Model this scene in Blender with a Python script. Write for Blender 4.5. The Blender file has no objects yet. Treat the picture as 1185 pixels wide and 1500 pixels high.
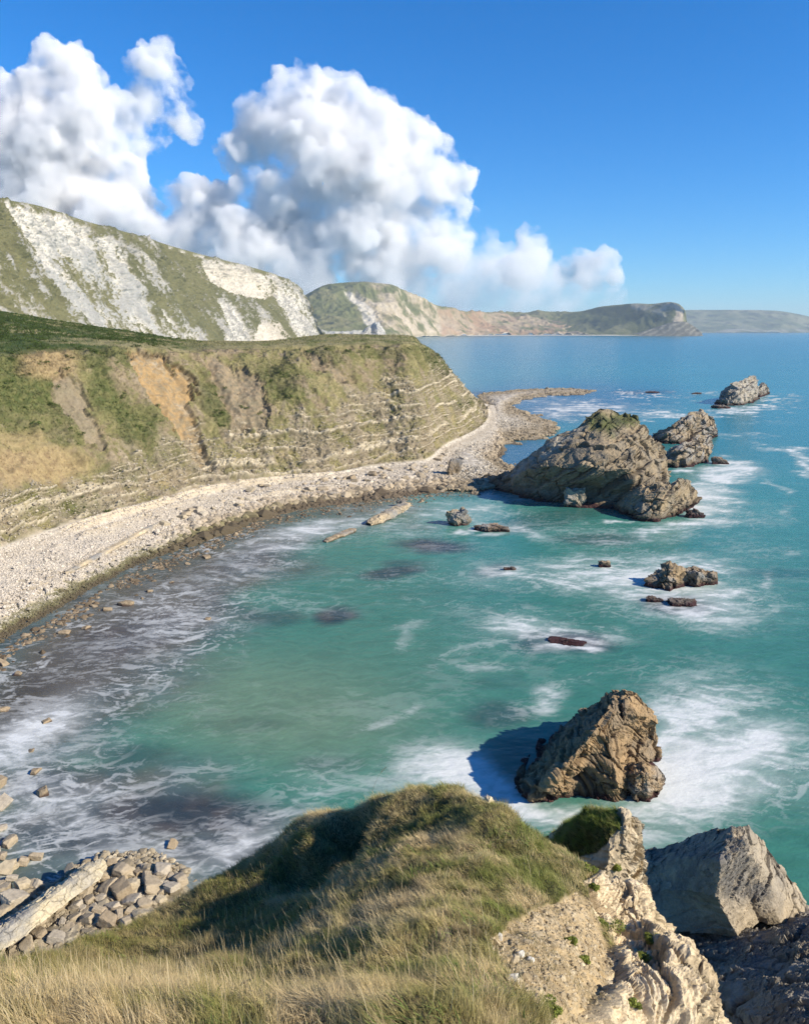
import bpy, bmesh, math, random, time
import numpy as np
from mathutils import Vector
T0=time.time()
def log(*a): print('[%.1f]'%(time.time()-T0),*a,flush=True)
PI=math.pi
sc=bpy.context.scene; COL=sc.collection
# ------------------------------------------------------------------ camera model (photo pixels are 1185 x 1500)
H=30.0; F=1133.0; PITCH=math.atan(267/1133)
CP,SP=math.cos(PITCH),math.sin(PITCH)
def ray(px,py):
    px=np.asarray(px,float); py=np.asarray(py,float)
    x=(px-592.5)/F; y=(750-py)/F
    return np.stack([x+0*y, CP+y*SP+0*x, -SP+y*CP+0*x],-1)
def W(px,py,z=0.0):
    r=ray(px,py); t=(z-H)/r[...,2]
    return np.array([0,0,H])+r*t[...,None]
def D(px,py,Y):
    r=ray(px,py); t=Y/r[...,1]
    return np.array([0,0,H])+r*t[...,None]
def proj(P):
    x=P[:,0]; y=P[:,1]; z=P[:,2]-H
    fw=y*CP-z*SP; up=y*SP+z*CP
    fw=np.where(fw<.05,.05,fw)
    return 592.5+F*x/fw, 750-F*up/fw
# ------------------------------------------------------------------ noise
rs=np.random.RandomState(7)
PERM=rs.permutation(256).astype(np.int32); PERM=np.concatenate([PERM,PERM,PERM])
G=rs.normal(size=(256,3)); G/=np.linalg.norm(G,axis=1)[:,None]; G=G.astype(np.float32)
HV=rs.rand(256,4).astype(np.float32)
def hsh(ix,iy,iz): return PERM[(PERM[(PERM[ix&255]+iy)&255]+iz)&255]
def pn(P):
    P=np.asarray(P,np.float64); I=np.floor(P).astype(np.int32); f=(P-I).astype(np.float32)
    u=f*f*f*(f*(f*6-15)+10); out=None
    r=[]
    for dx in (0,1):
        for dy in (0,1):
            for dz in (0,1):
                g=G[hsh(I[:,0]+dx,I[:,1]+dy,I[:,2]+dz)]
                r.append(g[:,0]*(f[:,0]-dx)+g[:,1]*(f[:,1]-dy)+g[:,2]*(f[:,2]-dz))
    a=[r[i]+(r[i+1]-r[i])*u[:,2] for i in (0,2,4,6)]
    b=[a[0]+(a[1]-a[0])*u[:,1], a[2]+(a[3]-a[2])*u[:,1]]
    return (b[0]+(b[1]-b[0])*u[:,0])*1.6
def fbm(P,o=4,g=.5,s=1.0,off=0.0):
    P=np.asarray(P)*s+off; v=0; a=1; n=0
    for i in range(o):
        v=v+a*pn(P); n+=a; a*=g; P=P*2.03+17.3
    return v/n
def ridg(P,o=4,g=.5,s=1.0,off=0.0):
    P=np.asarray(P)*s+off; v=0; a=1; n=0
    for i in range(o):
        v=v+a*(1-np.abs(pn(P))*1.6); n+=a; a*=g; P=P*2.07+9.1
    return v/n
def voro(P,s=1.0,off=0.0):
    P=np.asarray(P)*s+off; I=np.floor(P).astype(np.int32); f=(P-I).astype(np.float32)
    f1=np.full(len(P),9,np.float32); f2=f1.copy(); idv=np.zeros(len(P),np.int32)
    for dx in (-1,0,1):
        for dy in (-1,0,1):
            for dz in (-1,0,1):
                h=hsh(I[:,0]+dx,I[:,1]+dy,I[:,2]+dz); c=HV[h]
                d=(f[:,0]-dx-c[:,0])**2+(f[:,1]-dy-c[:,1])**2+(f[:,2]-dz-c[:,2])**2
                m=d<f1
                f2=np.where(m,f1,np.minimum(f2,d)); idv=np.where(m,h,idv); f1=np.where(m,d,f1)
    return np.sqrt(f1),np.sqrt(f2),HV[idv][:,3]
def ss(x,a,b):
    t=np.clip((x-a)/(b-a),0,1); return t*t*(3-2*t)
def mix(a,b,t):
    a=np.asarray(a,float); b=np.asarray(b,float); t=np.asarray(t)[:,None]; return a*(1-t)+b*t
def ell(px,py,cx,cy,rx,ry,ang=0.0,soft=.5):
    a=math.radians(ang); dx=px-cx; dy=py-cy
    u=(dx*math.cos(a)+dy*math.sin(a))/rx; v=(-dx*math.sin(a)+dy*math.cos(a))/ry
    return 1-ss(np.sqrt(u*u+v*v),1-soft,1+soft)
def sdpoly(px,py,poly):
    n=len(poly); d=np.full(px.shape,1e18); ins=np.zeros(px.shape,bool)
    for i in range(n):
        x1,y1=poly[i]; x2,y2=poly[(i+1)%n]; ex,ey=x2-x1,y2-y1
        t=np.clip(((px-x1)*ex+(py-y1)*ey)/(ex*ex+ey*ey+1e-9),0,1)
        d=np.minimum(d,(px-x1-t*ex)**2+(py-y1-t*ey)**2)
        c=((y1>py)!=(y2>py))&(px<(x2-x1)*(py-y1)/(y2-y1+1e-12)+x1); ins^=c
    return np.sqrt(d)*np.where(ins,1,-1)
def srgb(r,g,b):
    return tuple((c/255/12.92 if c/255<=.04045 else ((c/255+.055)/1.055)**2.4) for c in (r,g,b))
# ------------------------------------------------------------------ mesh helpers
def mesh_obj(name,V,Fc,mat,col=None,smooth=False,parent=None,link=True,mats=None,mi=None):
    V=np.asarray(V,np.float32); Fc=np.asarray(Fc,np.int32); k=Fc.shape[1]; n=len(Fc)
    me=bpy.data.meshes.new(name); me.vertices.add(len(V)); me.vertices.foreach_set('co',V.ravel())
    me.loops.add(n*k); me.loops.foreach_set('vertex_index',Fc.ravel())
    me.polygons.add(n); me.polygons.foreach_set('loop_start',np.arange(0,n*k,k,dtype=np.int32))
    if smooth: me.polygons.foreach_set('use_smooth',np.ones(n,bool))
    else: me.polygons.foreach_set('use_smooth',np.zeros(n,bool))
    for m in (mats or [mat]): me.materials.append(m)
    if mi is not None: me.polygons.foreach_set('material_index',np.asarray(mi,np.int32))
    me.update(calc_edges=True)
    if col is not None:
        at=me.color_attributes.new('col','FLOAT_COLOR','POINT'); c=np.ones((len(V),4),np.float32)
        c[:,:col.shape[1]]=col; at.data.foreach_set('color',c.ravel())
    o=bpy.data.objects.new(name,me)
    if link: COL.objects.link(o)
    if parent: o.parent=parent
    return o
def gridf(N,M):
    a=np.arange(N*M).reshape(N,M)
    return np.stack([a[:-1,:-1],a[:-1,1:],a[1:,1:],a[1:,:-1]],-1).reshape(-1,4)
def resamp(C,counts,smooth=True):
    n=C.shape[0]; out=[]
    for i in range(n-1):
        p0=C[max(i-1,0)]; p1=C[i]; p2=C[i+1]; p3=C[min(i+2,n-1)]
        k=counts[i]; t=np.linspace(0,1,k,endpoint=False)
        if i==n-2: t=np.linspace(0,1,k)
        t=t.reshape((-1,)+(1,)*(C.ndim-1))
        if smooth:
            q=.5*((2*p1)+(-p0+p2)*t+(2*p0-5*p1+4*p2-p3)*t**2+(-p0+3*p1-3*p2+p3)*t**3)
            if smooth is not True: q=q*smooth+(p1*(1-t)+p2*t)*(1-smooth)
        else: q=p1*(1-t)+p2*t
        out.append(q)
    return np.concatenate(out)
def loft(C,rc,cc,smooth=True):
    """C: rows x cols x 3 control points -> dense grid"""
    C=np.asarray(C,float)
    A=resamp(C,rc,smooth); A=resamp(A.transpose(1,0,2),cc,smooth).transpose(1,0,2)
    return A
def gnorm(Gd):
    du=np.gradient(Gd,axis=0); dv=np.gradient(Gd,axis=1); n=np.cross(du,dv)
    n/=np.linalg.norm(n,axis=2)[...,None]+1e-9; return n
def tag(o,label=None,cat=None,group=None,kind=None):
    if label: o['label']=label
    if cat: o['category']=cat
    if group: o['group']=group
    if kind: o['kind']=kind
    return o
# ------------------------------------------------------------------ materials
def nmat(name):
    m=bpy.data.materials.new(name); m.use_nodes=True; return m,m.node_tree,m.node_tree.nodes['Principled BSDF']
def vcmat(name,rough=.9,scales=((3,.35),),bump=.4,bscale=6,bdist=.05,spec=.2,vor=None,trans=0):
    m,nt,b=nmat(name); N=nt.nodes; L=nt.links
    at=N.new('ShaderNodeAttribute'); at.attribute_name='col'
    tc=N.new('ShaderNodeTexCoord'); v0=N.new('ShaderNodeVectorMath'); v0.operation='SCALE'; v0.inputs['Scale'].default_value=.80; L.new(at.outputs['Color'],v0.inputs[0]); cur=v0.outputs[0]
    for s,amt in scales:
        nz=N.new('ShaderNodeTexNoise'); nz.inputs['Scale'].default_value=s; nz.inputs['Detail'].default_value=6; nz.inputs['Roughness'].default_value=.65
        L.new(tc.outputs['Object'],nz.inputs['Vector'])
        mr=N.new('ShaderNodeMapRange'); mr.inputs['From Min'].default_value=.28; mr.inputs['From Max'].default_value=.72
        mr.inputs['To Min'].default_value=1-amt; mr.inputs['To Max'].default_value=1+amt; L.new(nz.outputs['Fac'],mr.inputs['Value'])
        vm=N.new('ShaderNodeVectorMath'); vm.operation='SCALE'; L.new(cur,vm.inputs[0]); L.new(mr.outputs[0],vm.inputs['Scale']); cur=vm.outputs[0]
    L.new(cur,b.inputs['Base Color']); b.inputs['Roughness'].default_value=rough; b.inputs['Specular IOR Level'].default_value=spec
    if bump:
        nz=N.new('ShaderNodeTexNoise'); nz.inputs['Scale'].default_value=bscale; nz.inputs['Detail'].default_value=8; nz.inputs['Roughness'].default_value=.7
        L.new(tc.outputs['Object'],nz.inputs['Vector']); bp=N.new('ShaderNodeBump'); bp.inputs['Strength'].default_value=bump; bp.inputs['Distance'].default_value=bdist
        hh=nz.outputs['Fac']
        if vor:
            vo=N.new('ShaderNodeTexVoronoi'); vo.feature='DISTANCE_TO_EDGE'; vo.inputs['Scale'].default_value=vor
            L.new(tc.outputs['Object'],vo.inputs['Vector']); mr=N.new('ShaderNodeMapRange'); mr.inputs['From Max'].default_value=.08; L.new(vo.outputs['Distance'],mr.inputs['Value'])
            ad=N.new('ShaderNodeMath'); ad.operation='ADD'; L.new(nz.outputs['Fac'],ad.inputs[0]); L.new(mr.outputs[0],ad.inputs[1]); hh=ad.outputs[0]
        L.new(hh,bp.inputs['Height']); L.new(bp.outputs[0],b.inputs['Normal'])
    return m
M_cliff=vcmat('cliff_ground',scales=((1.2,.2),(7,.22)),bump=.7,bscale=3,bdist=.12)
M_rock=vcmat('sea_rock',scales=((1.5,.18),(9,.2)),bump=.8,bscale=2.6,bdist=.12,rough=.85)
M_rockn=vcmat('near_rock',scales=((2,.15),(14,.2)),bump=.8,bscale=7,bdist=.05,rough=.85)
M_far=vcmat('far_hill',scales=((.02,.15),(.09,.18)),bump=.5,bscale=.06,bdist=3)
M_chalk=vcmat('chalk_hill',scales=((.05,.15),(.3,.15)),bump=.6,bscale=.15,bdist=1.5)
def leafmat():
    m,nt,b=nmat('grass_blade'); N=nt.nodes; L=nt.links; at=N.new('ShaderNodeAttribute'); at.attribute_name='col'
    L.new(at.outputs['Color'],b.inputs['Base Color']); b.inputs['Roughness'].default_value=.65; b.inputs['Specular IOR Level'].default_value=.25
    tr=N.new('ShaderNodeBsdfTranslucent'); L.new(at.outputs['Color'],tr.inputs['Color']); mx=N.new('ShaderNodeMixShader'); mx.inputs[0].default_value=.38
    L.new(b.outputs[0],mx.inputs[1]); L.new(tr.outputs[0],mx.inputs[2]); L.new(mx.outputs[0],N['Material Output'].inputs['Surface']); return m
M_grass=leafmat()
M_soil=vcmat('near_ground',scales=((3,.2),(20,.25)),bump=.8,bscale=18,bdist=.04)
M_stone=vcmat('stone',scales=((3,.12),(20,.12)),bump=.6,bscale=5,bdist=.05)
# ------------------------------------------------------------------ camera, sun, sky
cam=bpy.data.cameras.new('camera'); co=bpy.data.objects.new('camera',cam); COL.objects.link(co)
cam.sensor_fit='VERTICAL'; cam.sensor_height=36; cam.lens=36*F/1500; cam.clip_end=90000; cam.clip_start=.1
co.location=(0,0,H); co.rotation_euler=(PI/2-PITCH,0,0); sc.camera=co
EL=math.radians(31.5); AZ=(.93,-.37); k=math.hypot(*AZ)
SUN=np.array([AZ[0]/k*math.cos(EL),AZ[1]/k*math.cos(EL),math.sin(EL)])
L_=bpy.data.lights.new('sun','SUN'); lo=bpy.data.objects.new('sun',L_); COL.objects.link(lo)
lo.rotation_euler=Vector(SUN).to_track_quat('Z','Y').to_euler(); L_.energy=5.0; L_.angle=math.radians(.5); L_.color=(1,.90,.74)
w=bpy.data.worlds.new('World'); sc.world=w; w.use_nodes=True; nt=w.node_tree; bg=nt.nodes['Background']
sk=nt.nodes.new('ShaderNodeTexSky'); sk.sky_type='NISHITA'; sk.sun_disc=False; sk.sun_elevation=EL
sk.sun_rotation=math.atan2(SUN[0],SUN[1]); sk.altitude=200; sk.air_density=1.0; sk.dust_density=.15; sk.ozone_density=3.0
hs=nt.nodes.new('ShaderNodeVectorMath'); hs.operation='MULTIPLY'; hs.inputs[1].default_value=(.70,1.06,1.5)
sa=nt.nodes.new('ShaderNodeHueSaturation'); sa.inputs['Saturation'].default_value=1.14
nt.links.new(sk.outputs[0],hs.inputs[0]); nt.links.new(hs.outputs[0],sa.inputs['Color']); nt.links.new(sa.outputs[0],bg.inputs[0]); bg.inputs[1].default_value=.070
sc.view_settings.view_transform='Standard'; sc.view_settings.look='None'; sc.view_settings.exposure=.72; sc.view_settings.gamma=1
# ------------------------------------------------------------------ rock displacement and colour
def voro2(P,seed=0.0,met=1.0):
    """F1,F2, cell value, facet slope term"""
    P=np.asarray(P)+seed; I=np.floor(P).astype(np.int32); f=(P-I).astype(np.float32)
    n=len(P); f1=np.full(n,9,np.float32); f2=f1.copy(); idv=np.zeros(n,np.int32); vx=np.zeros((n,3),np.float32)
    for dx in (-1,0,1):
        for dy in (-1,0,1):
            for dz in (-1,0,1):
                h=hsh(I[:,0]+dx,I[:,1]+dy,I[:,2]+dz); c=HV[h]
                v=np.stack([f[:,0]-dx-c[:,0],f[:,1]-dy-c[:,1],f[:,2]-dz-c[:,2]],-1); a=np.abs(v)
                d=met*a.max(1)+(1-met)*np.sqrt((v*v).sum(1))
                m=d<f1; f2=np.where(m,f1,np.minimum(f2,d)); idv=np.where(m,h,idv); f1=np.where(m,d,f1); vx=np.where(m[:,None],v,vx)
    return f1,f2,HV[idv][:,3],(vx*G[idv]).sum(1)
def rock_disp(P,b=(.35,-.15,.92),th=.8,amp=.25,blk=1.2,big=.35,seed=0.0,pit=1.0,lw=1.0):
    b=np.array(b,float); b/=np.linalg.norm(b)
    t1=np.cross(b,[.3,1,.1]); t1/=np.linalg.norm(t1); t2=np.cross(b,t1)
    w3=np.stack([fbm(P,4,s=.6/blk,off=seed+q*7.7,g=.55) for q in range(3)],-1)*blk*.55
    Q=P+w3
    u=(P@b+fbm(P,3,s=.22/th,off=seed)*th*(1.1 if lw<=1 else .5)+w3[:,0]*(.25 if lw<=1 else .12))/th; u=u+.35*pn(np.stack([u*.55,0*u,0*u],-1)+seed)
    fl=np.floor(u).astype(int); fr=u-fl; h=HV[(fl*37+11)&255]
    led=(h[:,1]-.5)*1.2+(fr-.5)*.6
    crk=np.exp(-((np.minimum(fr,1-fr))/.06)**2)*(h[:,2]>.3)
    q2=u*3.7; f3=q2-np.floor(q2); fine=np.exp(-((np.minimum(f3,1-f3))/.16)**2)*(HV[(np.floor(q2).astype(int)*29+5)&255][:,0]>.5)
    # joint blocks, stretched along the bedding, tilted facets
    B=np.stack([Q@t1/(blk*1.5),Q@t2/(blk*1.0),u*th/(blk*.75)],-1)
    f1,f2,hv,fc=voro2(B,seed+3.1,.6); e1=f2-f1
    g1,g2,hw,gc=voro2(B*2.7+w3*.4,seed+13.1,.6); e2=g2-g1
    gat=ss(fbm(P,3,s=.35/blk,off=seed+40),-.3,.35); ga2=ss(fbm(P,3,s=.5/blk,off=seed+60),-.25,.3)
    crack=np.clip(np.exp(-(e1/.05)**2)*gat+crk*ga2*.9,0,1)
    rg=ridg(P,5,s=.9/blk,off=seed+5,g=.6)-.55; rg2=fbm(P,5,s=2.2/blk,off=seed+15,g=.65)
    d=amp*(led*lw*(.5+.9*ga2)+(hv-.5)*1.5+fc*1.7-crack*1.15*(1 if lw<=1 else 1.3)-fine*.30*lw*ga2+((hw-.5)*.5+gc*.75)*(.3+.7*gat)+1.5*rg*(1.1-gat)*pit+.8*rg2*pit)+big*fbm(P,5,s=.45/blk,off=seed+9,g=.55)*1.7
    d=d-np.percentile(d[::5],72)
    return d,np.clip(crack*1.0+np.exp(-(e2/.04)**2)*.35*gat,0,1),led,fr
def rock_col(P,cr,led,wet=.7,base=(.42,.34,.22),grey=(.30,.29,.27),seed=0.,red=True):
    n=fbm(P,4,s=.35,off=seed+21); n2=fbm(P,4,s=1.6,off=seed+33)
    c=mix(base,grey,ss(n+.35*n2,-.25,.45))
    c=mix(c,np.array(base)*1.35,ss(n2-n*.5,.15,.6)*.6)
    c=mix(c,(.13,.11,.08),ss(n2+.4*n,-.15,-.6)*.55)
    c=mix(c,(.07,.055,.04),np.clip(cr,0,1)*.6)
    z=P[:,2]+.5*fbm(P,3,s=.6,off=seed+2)
    c=mix(c,(.10,.075,.05),ss(z,wet*2.2,wet*.9)*.7)
    c=mix(c,(.045,.014,.018) if red else (.05,.045,.03),ss(z,wet*1.0,wet*.35)*.9)
    return c
def displace(Gd,fn,flip=1,fade=None):
    N,M,_=Gd.shape; n=gnorm(Gd).reshape(-1,3)*flip; P=Gd.reshape(-1,3)
    d=fn(P); 
    if fade is not None: d=d*fade
    return P+n*d[:,None],n
def loft_rock(ctrl,nr,nc,smooth=.35,flip=-1,**kw):
    """ctrl: list of columns; each column list of 3-d points front base -> top -> back base."""
    C=np.array(ctrl).transpose(1,0,2)   # rows x cols
    rl=np.linalg.norm(np.diff(C,axis=0),axis=2).mean(1); cl=np.linalg.norm(np.diff(C,axis=1),axis=2).mean(0)
    rc=np.maximum(6,(rl/rl.sum()*nr)).astype(int); cc=np.maximum(6,(cl/cl.sum()*nc)).astype(int)
    Gd=loft(C,rc,cc,smooth); N,M,_=Gd.shape
    P=Gd.reshape(-1,3); n=gnorm(Gd).reshape(-1,3)*flip
    d,cr,led,fr=rock_disp(P,**kw)
    return P+n*d[:,None],gridf(N,M),P,cr,led
def join(parts):
    Vs=[];Fs=[];Cs=[];o=0
    for V,Fc,c in parts:
        Vs.append(V);Fs.append(Fc+o);Cs.append(c);o+=len(V)
    return np.concatenate(Vs),np.concatenate(Fs),np.concatenate(Cs)
def ico(sub):
    bm=bmesh.new(); bmesh.ops.create_icosphere(bm,subdivisions=sub,radius=1)
    V=np.array([v.co[:] for v in bm.verts]); Fc=np.array([[v.index for v in f.verts] for f in bm.faces]); bm.free(); return V,Fc
ICO={k:ico(k) for k in (1,2,3,4,5,6,7)}
def poly_rock(seed,sub=4,npl=16,size=(1,1,1),jag=.06,flat=False):
    """angular boulder: support of random planes, noise on top (star shaped, local coords)"""
    r=np.random.RandomState(seed); V,Fc=ICO[sub]; nn=r.normal(size=(npl,3)); nn/=np.linalg.norm(nn,axis=1)[:,None]
    nn=np.concatenate([nn,[[1,0,0],[-1,0,0],[0,1,0],[0,-1,0],[0,0,1],[0,0,-1]]]); dd=r.uniform(.72,1.0,len(nn))
    dt=V@nn.T; rr=np.where(dt>.05,dd[None]/np.maximum(dt,.05),9).min(1)
    P=V*rr[:,None]; P=P+V*(fbm(P,4,s=1.6,off=seed*3.7)*jag*1.6)[:,None]
    return P*np.array(size),Fc
# ================================================================== SEA
def build_sea():
    ys=np.concatenate([np.array([483.25,483.6,484.2,484.9,485.6,486.4,487.3]),np.linspace(488.2,560,150),np.linspace(560.6,1300,760),np.linspace(1301.5,1800,200)])
    xs=np.linspace(-330,1515,1150)
    X,Y=np.meshgrid(xs,ys); P=W(X.ravel(),Y.ravel(),0.0); px=X.ravel(); py=Y.ravel()
    d=np.hypot(P[:,0],P[:,1])
    P2=P.copy(); P2[:,2]=0
    # water body colour: depth and sand
    turq=np.array(srgb(64,122,106)); far=np.array(srgb(52,124,132)); deep=np.array(srgb(46,112,126)); mid=np.array(srgb(62,130,120))
    c=mix(turq,mid,ss(py,900,700)); c=mix(c,far,ss(py,760,590)*.9); c=mix(c,deep,ss(py,560,500)*.8)
    big=fbm(P2,4,s=.02,off=3); c=c*(1+.12*big[:,None])
    hor=fbm(P2*np.array([.15,1,1]),4,s=.02,off=8); c=c*(1+.14*(hor*ss(py,800,560))[:,None])
    sand=np.array(srgb(104,132,108))
    m=ell(px,py,390,1040,210,75,8,.7); c=mix(c,sand,m*.9)
    m=ell(px,py,560,985,180,60,0,.8); c=mix(c,sand,m*.25)
    blue=np.array(srgb(44,92,122))
    m=np.maximum(ell(px,py,800,590,170,28,-3,.6),ell(px,py,745,672,60,22,-25,.5)); c=mix(c,blue,m*.85)
    # shallows over dark weed and rock near the shore
    shore=[(-400,1700),(-400,880),(0,820),(120,770),(300,705),(420,670),(560,655),(640,680),(600,752),(470,800),(380,870),(350,930),(300,980),(180,1050),(120,1120),(330,1130),(380,1200),(420,1240),(380,1330),(200,1700)]
    sd=sdpoly(px,py,shore); wn=fbm(P2,5,s=.09,off=5)
    sm=ss(sd+60*wn,-45,45)
    weed=mix(srgb(82,98,98),srgb(92,92,82),ss(fbm(P2,4,s=.25,off=14),-.3,.4))
    weed=mix(weed,srgb(46,54,64),ss(fbm(P2,4,s=.12,off=24),.0,.5)*.8)
    weed=mix(weed,srgb(84,118,116),ss(fbm(P2,3,s=.05,off=34),.0,.6)*.8)
    c=mix(c,weed,sm*.92)
    lf=ss(sd,0,30)
    c=mix(c,srgb(70,60,50),ss(sd+20*wn,-5,30)*ell(px,py,130,960,240,60,-35,.6)*.8)
    dark=0*px  # sunken rock and weed, plus shade painted where stack shadows fall
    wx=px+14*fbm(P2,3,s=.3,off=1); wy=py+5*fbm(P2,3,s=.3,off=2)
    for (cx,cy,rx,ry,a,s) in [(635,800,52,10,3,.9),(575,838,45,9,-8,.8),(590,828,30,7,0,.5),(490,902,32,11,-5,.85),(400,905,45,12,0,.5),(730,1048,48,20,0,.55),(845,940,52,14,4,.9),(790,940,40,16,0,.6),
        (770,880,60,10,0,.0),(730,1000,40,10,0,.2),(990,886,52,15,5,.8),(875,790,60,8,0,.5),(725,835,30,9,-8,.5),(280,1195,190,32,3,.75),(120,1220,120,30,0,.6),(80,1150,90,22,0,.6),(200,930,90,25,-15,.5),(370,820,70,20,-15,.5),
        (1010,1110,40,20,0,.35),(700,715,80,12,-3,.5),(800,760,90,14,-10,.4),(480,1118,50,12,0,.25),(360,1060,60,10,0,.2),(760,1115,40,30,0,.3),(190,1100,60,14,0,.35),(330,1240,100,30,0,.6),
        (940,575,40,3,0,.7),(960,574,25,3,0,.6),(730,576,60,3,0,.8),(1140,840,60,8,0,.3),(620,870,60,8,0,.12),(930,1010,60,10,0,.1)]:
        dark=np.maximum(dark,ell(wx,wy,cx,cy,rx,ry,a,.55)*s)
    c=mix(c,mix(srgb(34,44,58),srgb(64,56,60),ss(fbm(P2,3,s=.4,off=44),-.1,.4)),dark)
    # foam: long-exposure wisps
    def streak(sc_,ang,st,o,sd_):
        a=math.radians(ang); ca,sa=math.cos(a),math.sin(a)
        wv=np.stack([fbm(P2,3,s=sc_*.35,off=sd_),fbm(P2,3,s=sc_*.35,off=sd_+50),0*px],-1)
        Q=P2+wv*(1.5/sc_)
        q=np.stack([(Q[:,0]*ca+Q[:,1]*sa)/st,(-Q[:,0]*sa+Q[:,1]*ca),0*px+sd_],-1)
        return ridg(q,5,s=sc_,g=.62,off=sd_)
    R1=streak(.22,8,3.0,5,1.0); R2=streak(.55,-12,3.6,5,7.0); R3=streak(.10,0,2.5,5,13.0)
    def nrm(a):
        lo,hi=np.percentile(a[::7],[6,96]); return np.clip((a-lo)/(hi-lo),0,1)
    R1,R2,R3,R4=nrm(R1),nrm(R2),nrm(R3),nrm(streak(1.3,20,3.0,4,19.0))
    near=ss(d,140,60)
    lft=near*ss(px,480,300)
    R=nrm(.40*(1-.5*lft)*R1+.34*R2+.26*(1-.3*lft)*R3+(.16+.22*lft)*near*R4)
    soft=.5+.5*fbm(P2,4,s=.12,off=60)
    dens=0*px; milk=0*px
    fx=px+34*fbm(P2,5,s=.10,off=70,g=.6); fy=py+20*fbm(P2,5,s=.10,off=71,g=.6)
    FO=[(1060,1085,105,75,20,.95,.75),(1010,1150,110,50,0,.9,.7),(1000,1050,50,40,0,.8,.5),(1120,1130,70,45,10,.8,.6),(960,1205,130,32,-5,.7,.5),(1180,1130,50,40,0,.7,.5),(1100,1030,60,35,25,.5,.15),(1040,1000,110,20,12,.38,.05),
        (685,1130,85,30,14,.9,.55),(720,1150,50,22,25,.9,.5),(630,1128,60,25,5,.75,.35),(840,1192,110,20,5,.75,.4),(560,1140,70,22,-10,.5,.15),(460,1150,60,32,-15,.55,.15),(400,1210,70,28,-20,.6,.25),(360,1260,60,30,-20,.6,.25),
        (795,1032,32,16,-35,.8,.3),(750,1050,30,16,-20,.7,.25),(840,1000,60,10,-20,.4,0),(600,918,28,6,-10,.75,.3),(593,935,9,16,20,.75,.3),(700,945,50,7,-8,.55,.1),(715,973,50,7,5,.55,.1),(650,960,30,8,-40,.4,0),(560,1058,40,6,-15,.6,.1),(600,1040,20,6,-20,.5,0),
        (775,918,68,20,5,1.0,.75),(835,935,50,14,4,.9,.5),(860,925,60,12,8,.7,.2),(780,945,60,16,6,.5,.1),(1000,880,110,30,6,.9,.5),(930,860,120,20,8,.85,.45),(1060,870,90,30,12,.7,.3),(840,850,130,18,3,.8,.4),(900,825,150,14,-3,.75,.35),(740,830,60,14,-5,.6,.25),(1000,832,70,14,0,.9,.5),(960,900,90,14,5,.6,.2),(720,850,90,12,8,.55,.1),(1120,860,10,26,10,.6,.3),
        (650,800,60,10,0,.35,.0),(1045,735,45,26,20,.95,.75),(1070,690,45,16,0,.95,.75),(1090,760,50,16,0,.6,.3),(1000,775,60,12,-5,.8,.4),(1135,713,16,5,20,.9,.5),(1100,800,70,14,10,.35,0),(900,795,70,12,0,.5,.1),(850,775,80,10,5,.5,.1),
        (1172,668,16,9,35,1.1,.9),(1183,688,16,7,10,1.1,.9),(1140,655,45,4,5,.8,.3),(1080,640,50,3,3,.7,.3),(1150,757,10,16,30,.5,.2),(1152,812,14,5,0,.7,.3),
        (1125,617,40,2.5,0,.5,.2),(980,607,60,5,3,.8,.5),(960,597,60,4,0,.6,.3),(850,598,60,9,-3,.95,.6),(870,614,70,5,0,.7,.4),(810,610,40,6,0,.7,.3),(925,577,22,3,0,.9,.5),(1035,577,30,3,0,.7,.3),(1140,583,30,4,0,.95,.6),(1090,601,40,4,0,.95,.6),(1060,606,50,3,0,.7,.3),(985,580,25,2,0,.7,.3),(800,585,40,3,0,.4,.1),(980,640,40,4,0,.4,.1),(870,570,40,2,0,.5,.1),
        (740,775,60,9,10,.8,.5),(700,750,70,12,5,.7,.4),(640,750,60,16,0,.65,.35),(600,770,60,18,-5,.55,.2),(520,770,60,12,-10,.6,.3),(440,785,80,16,-12,.8,.5),(400,810,70,16,-12,.6,.2),(770,730,60,8,0,.5,.2),(690,725,80,8,0,.5,.2),
        (560,850,80,14,0,.3,0),(640,880,90,10,0,.3,0),(700,890,60,10,0,.35,0),
        (330,850,110,26,-20,.62,.14),(250,900,130,40,-15,.66,.16),(200,960,120,34,-5,.62,.12),(120,900,80,30,-30,.4,0),(430,880,70,14,10,.5,.05),(200,1010,90,20,10,.4,.05),(120,980,120,26,-5,.45,.1),
        (60,1060,90,30,-30,.9,.6),(20,1090,60,30,-20,.9,.6),(110,1100,80,24,-15,.65,.2),(40,1180,110,50,0,.72,.25),(140,1165,120,26,-5,.75,.22),(230,1150,110,14,-12,.6,.1),(100,1215,120,24,0,.66,.16),(200,1230,90,30,15,.66,.16),(60,1240,80,30,0,.7,.2),(250,1270,80,30,15,.66,.2),(310,1230,70,30,-20,.62,.15),(-150,1150,150,150,0,.6,.2)]
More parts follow.
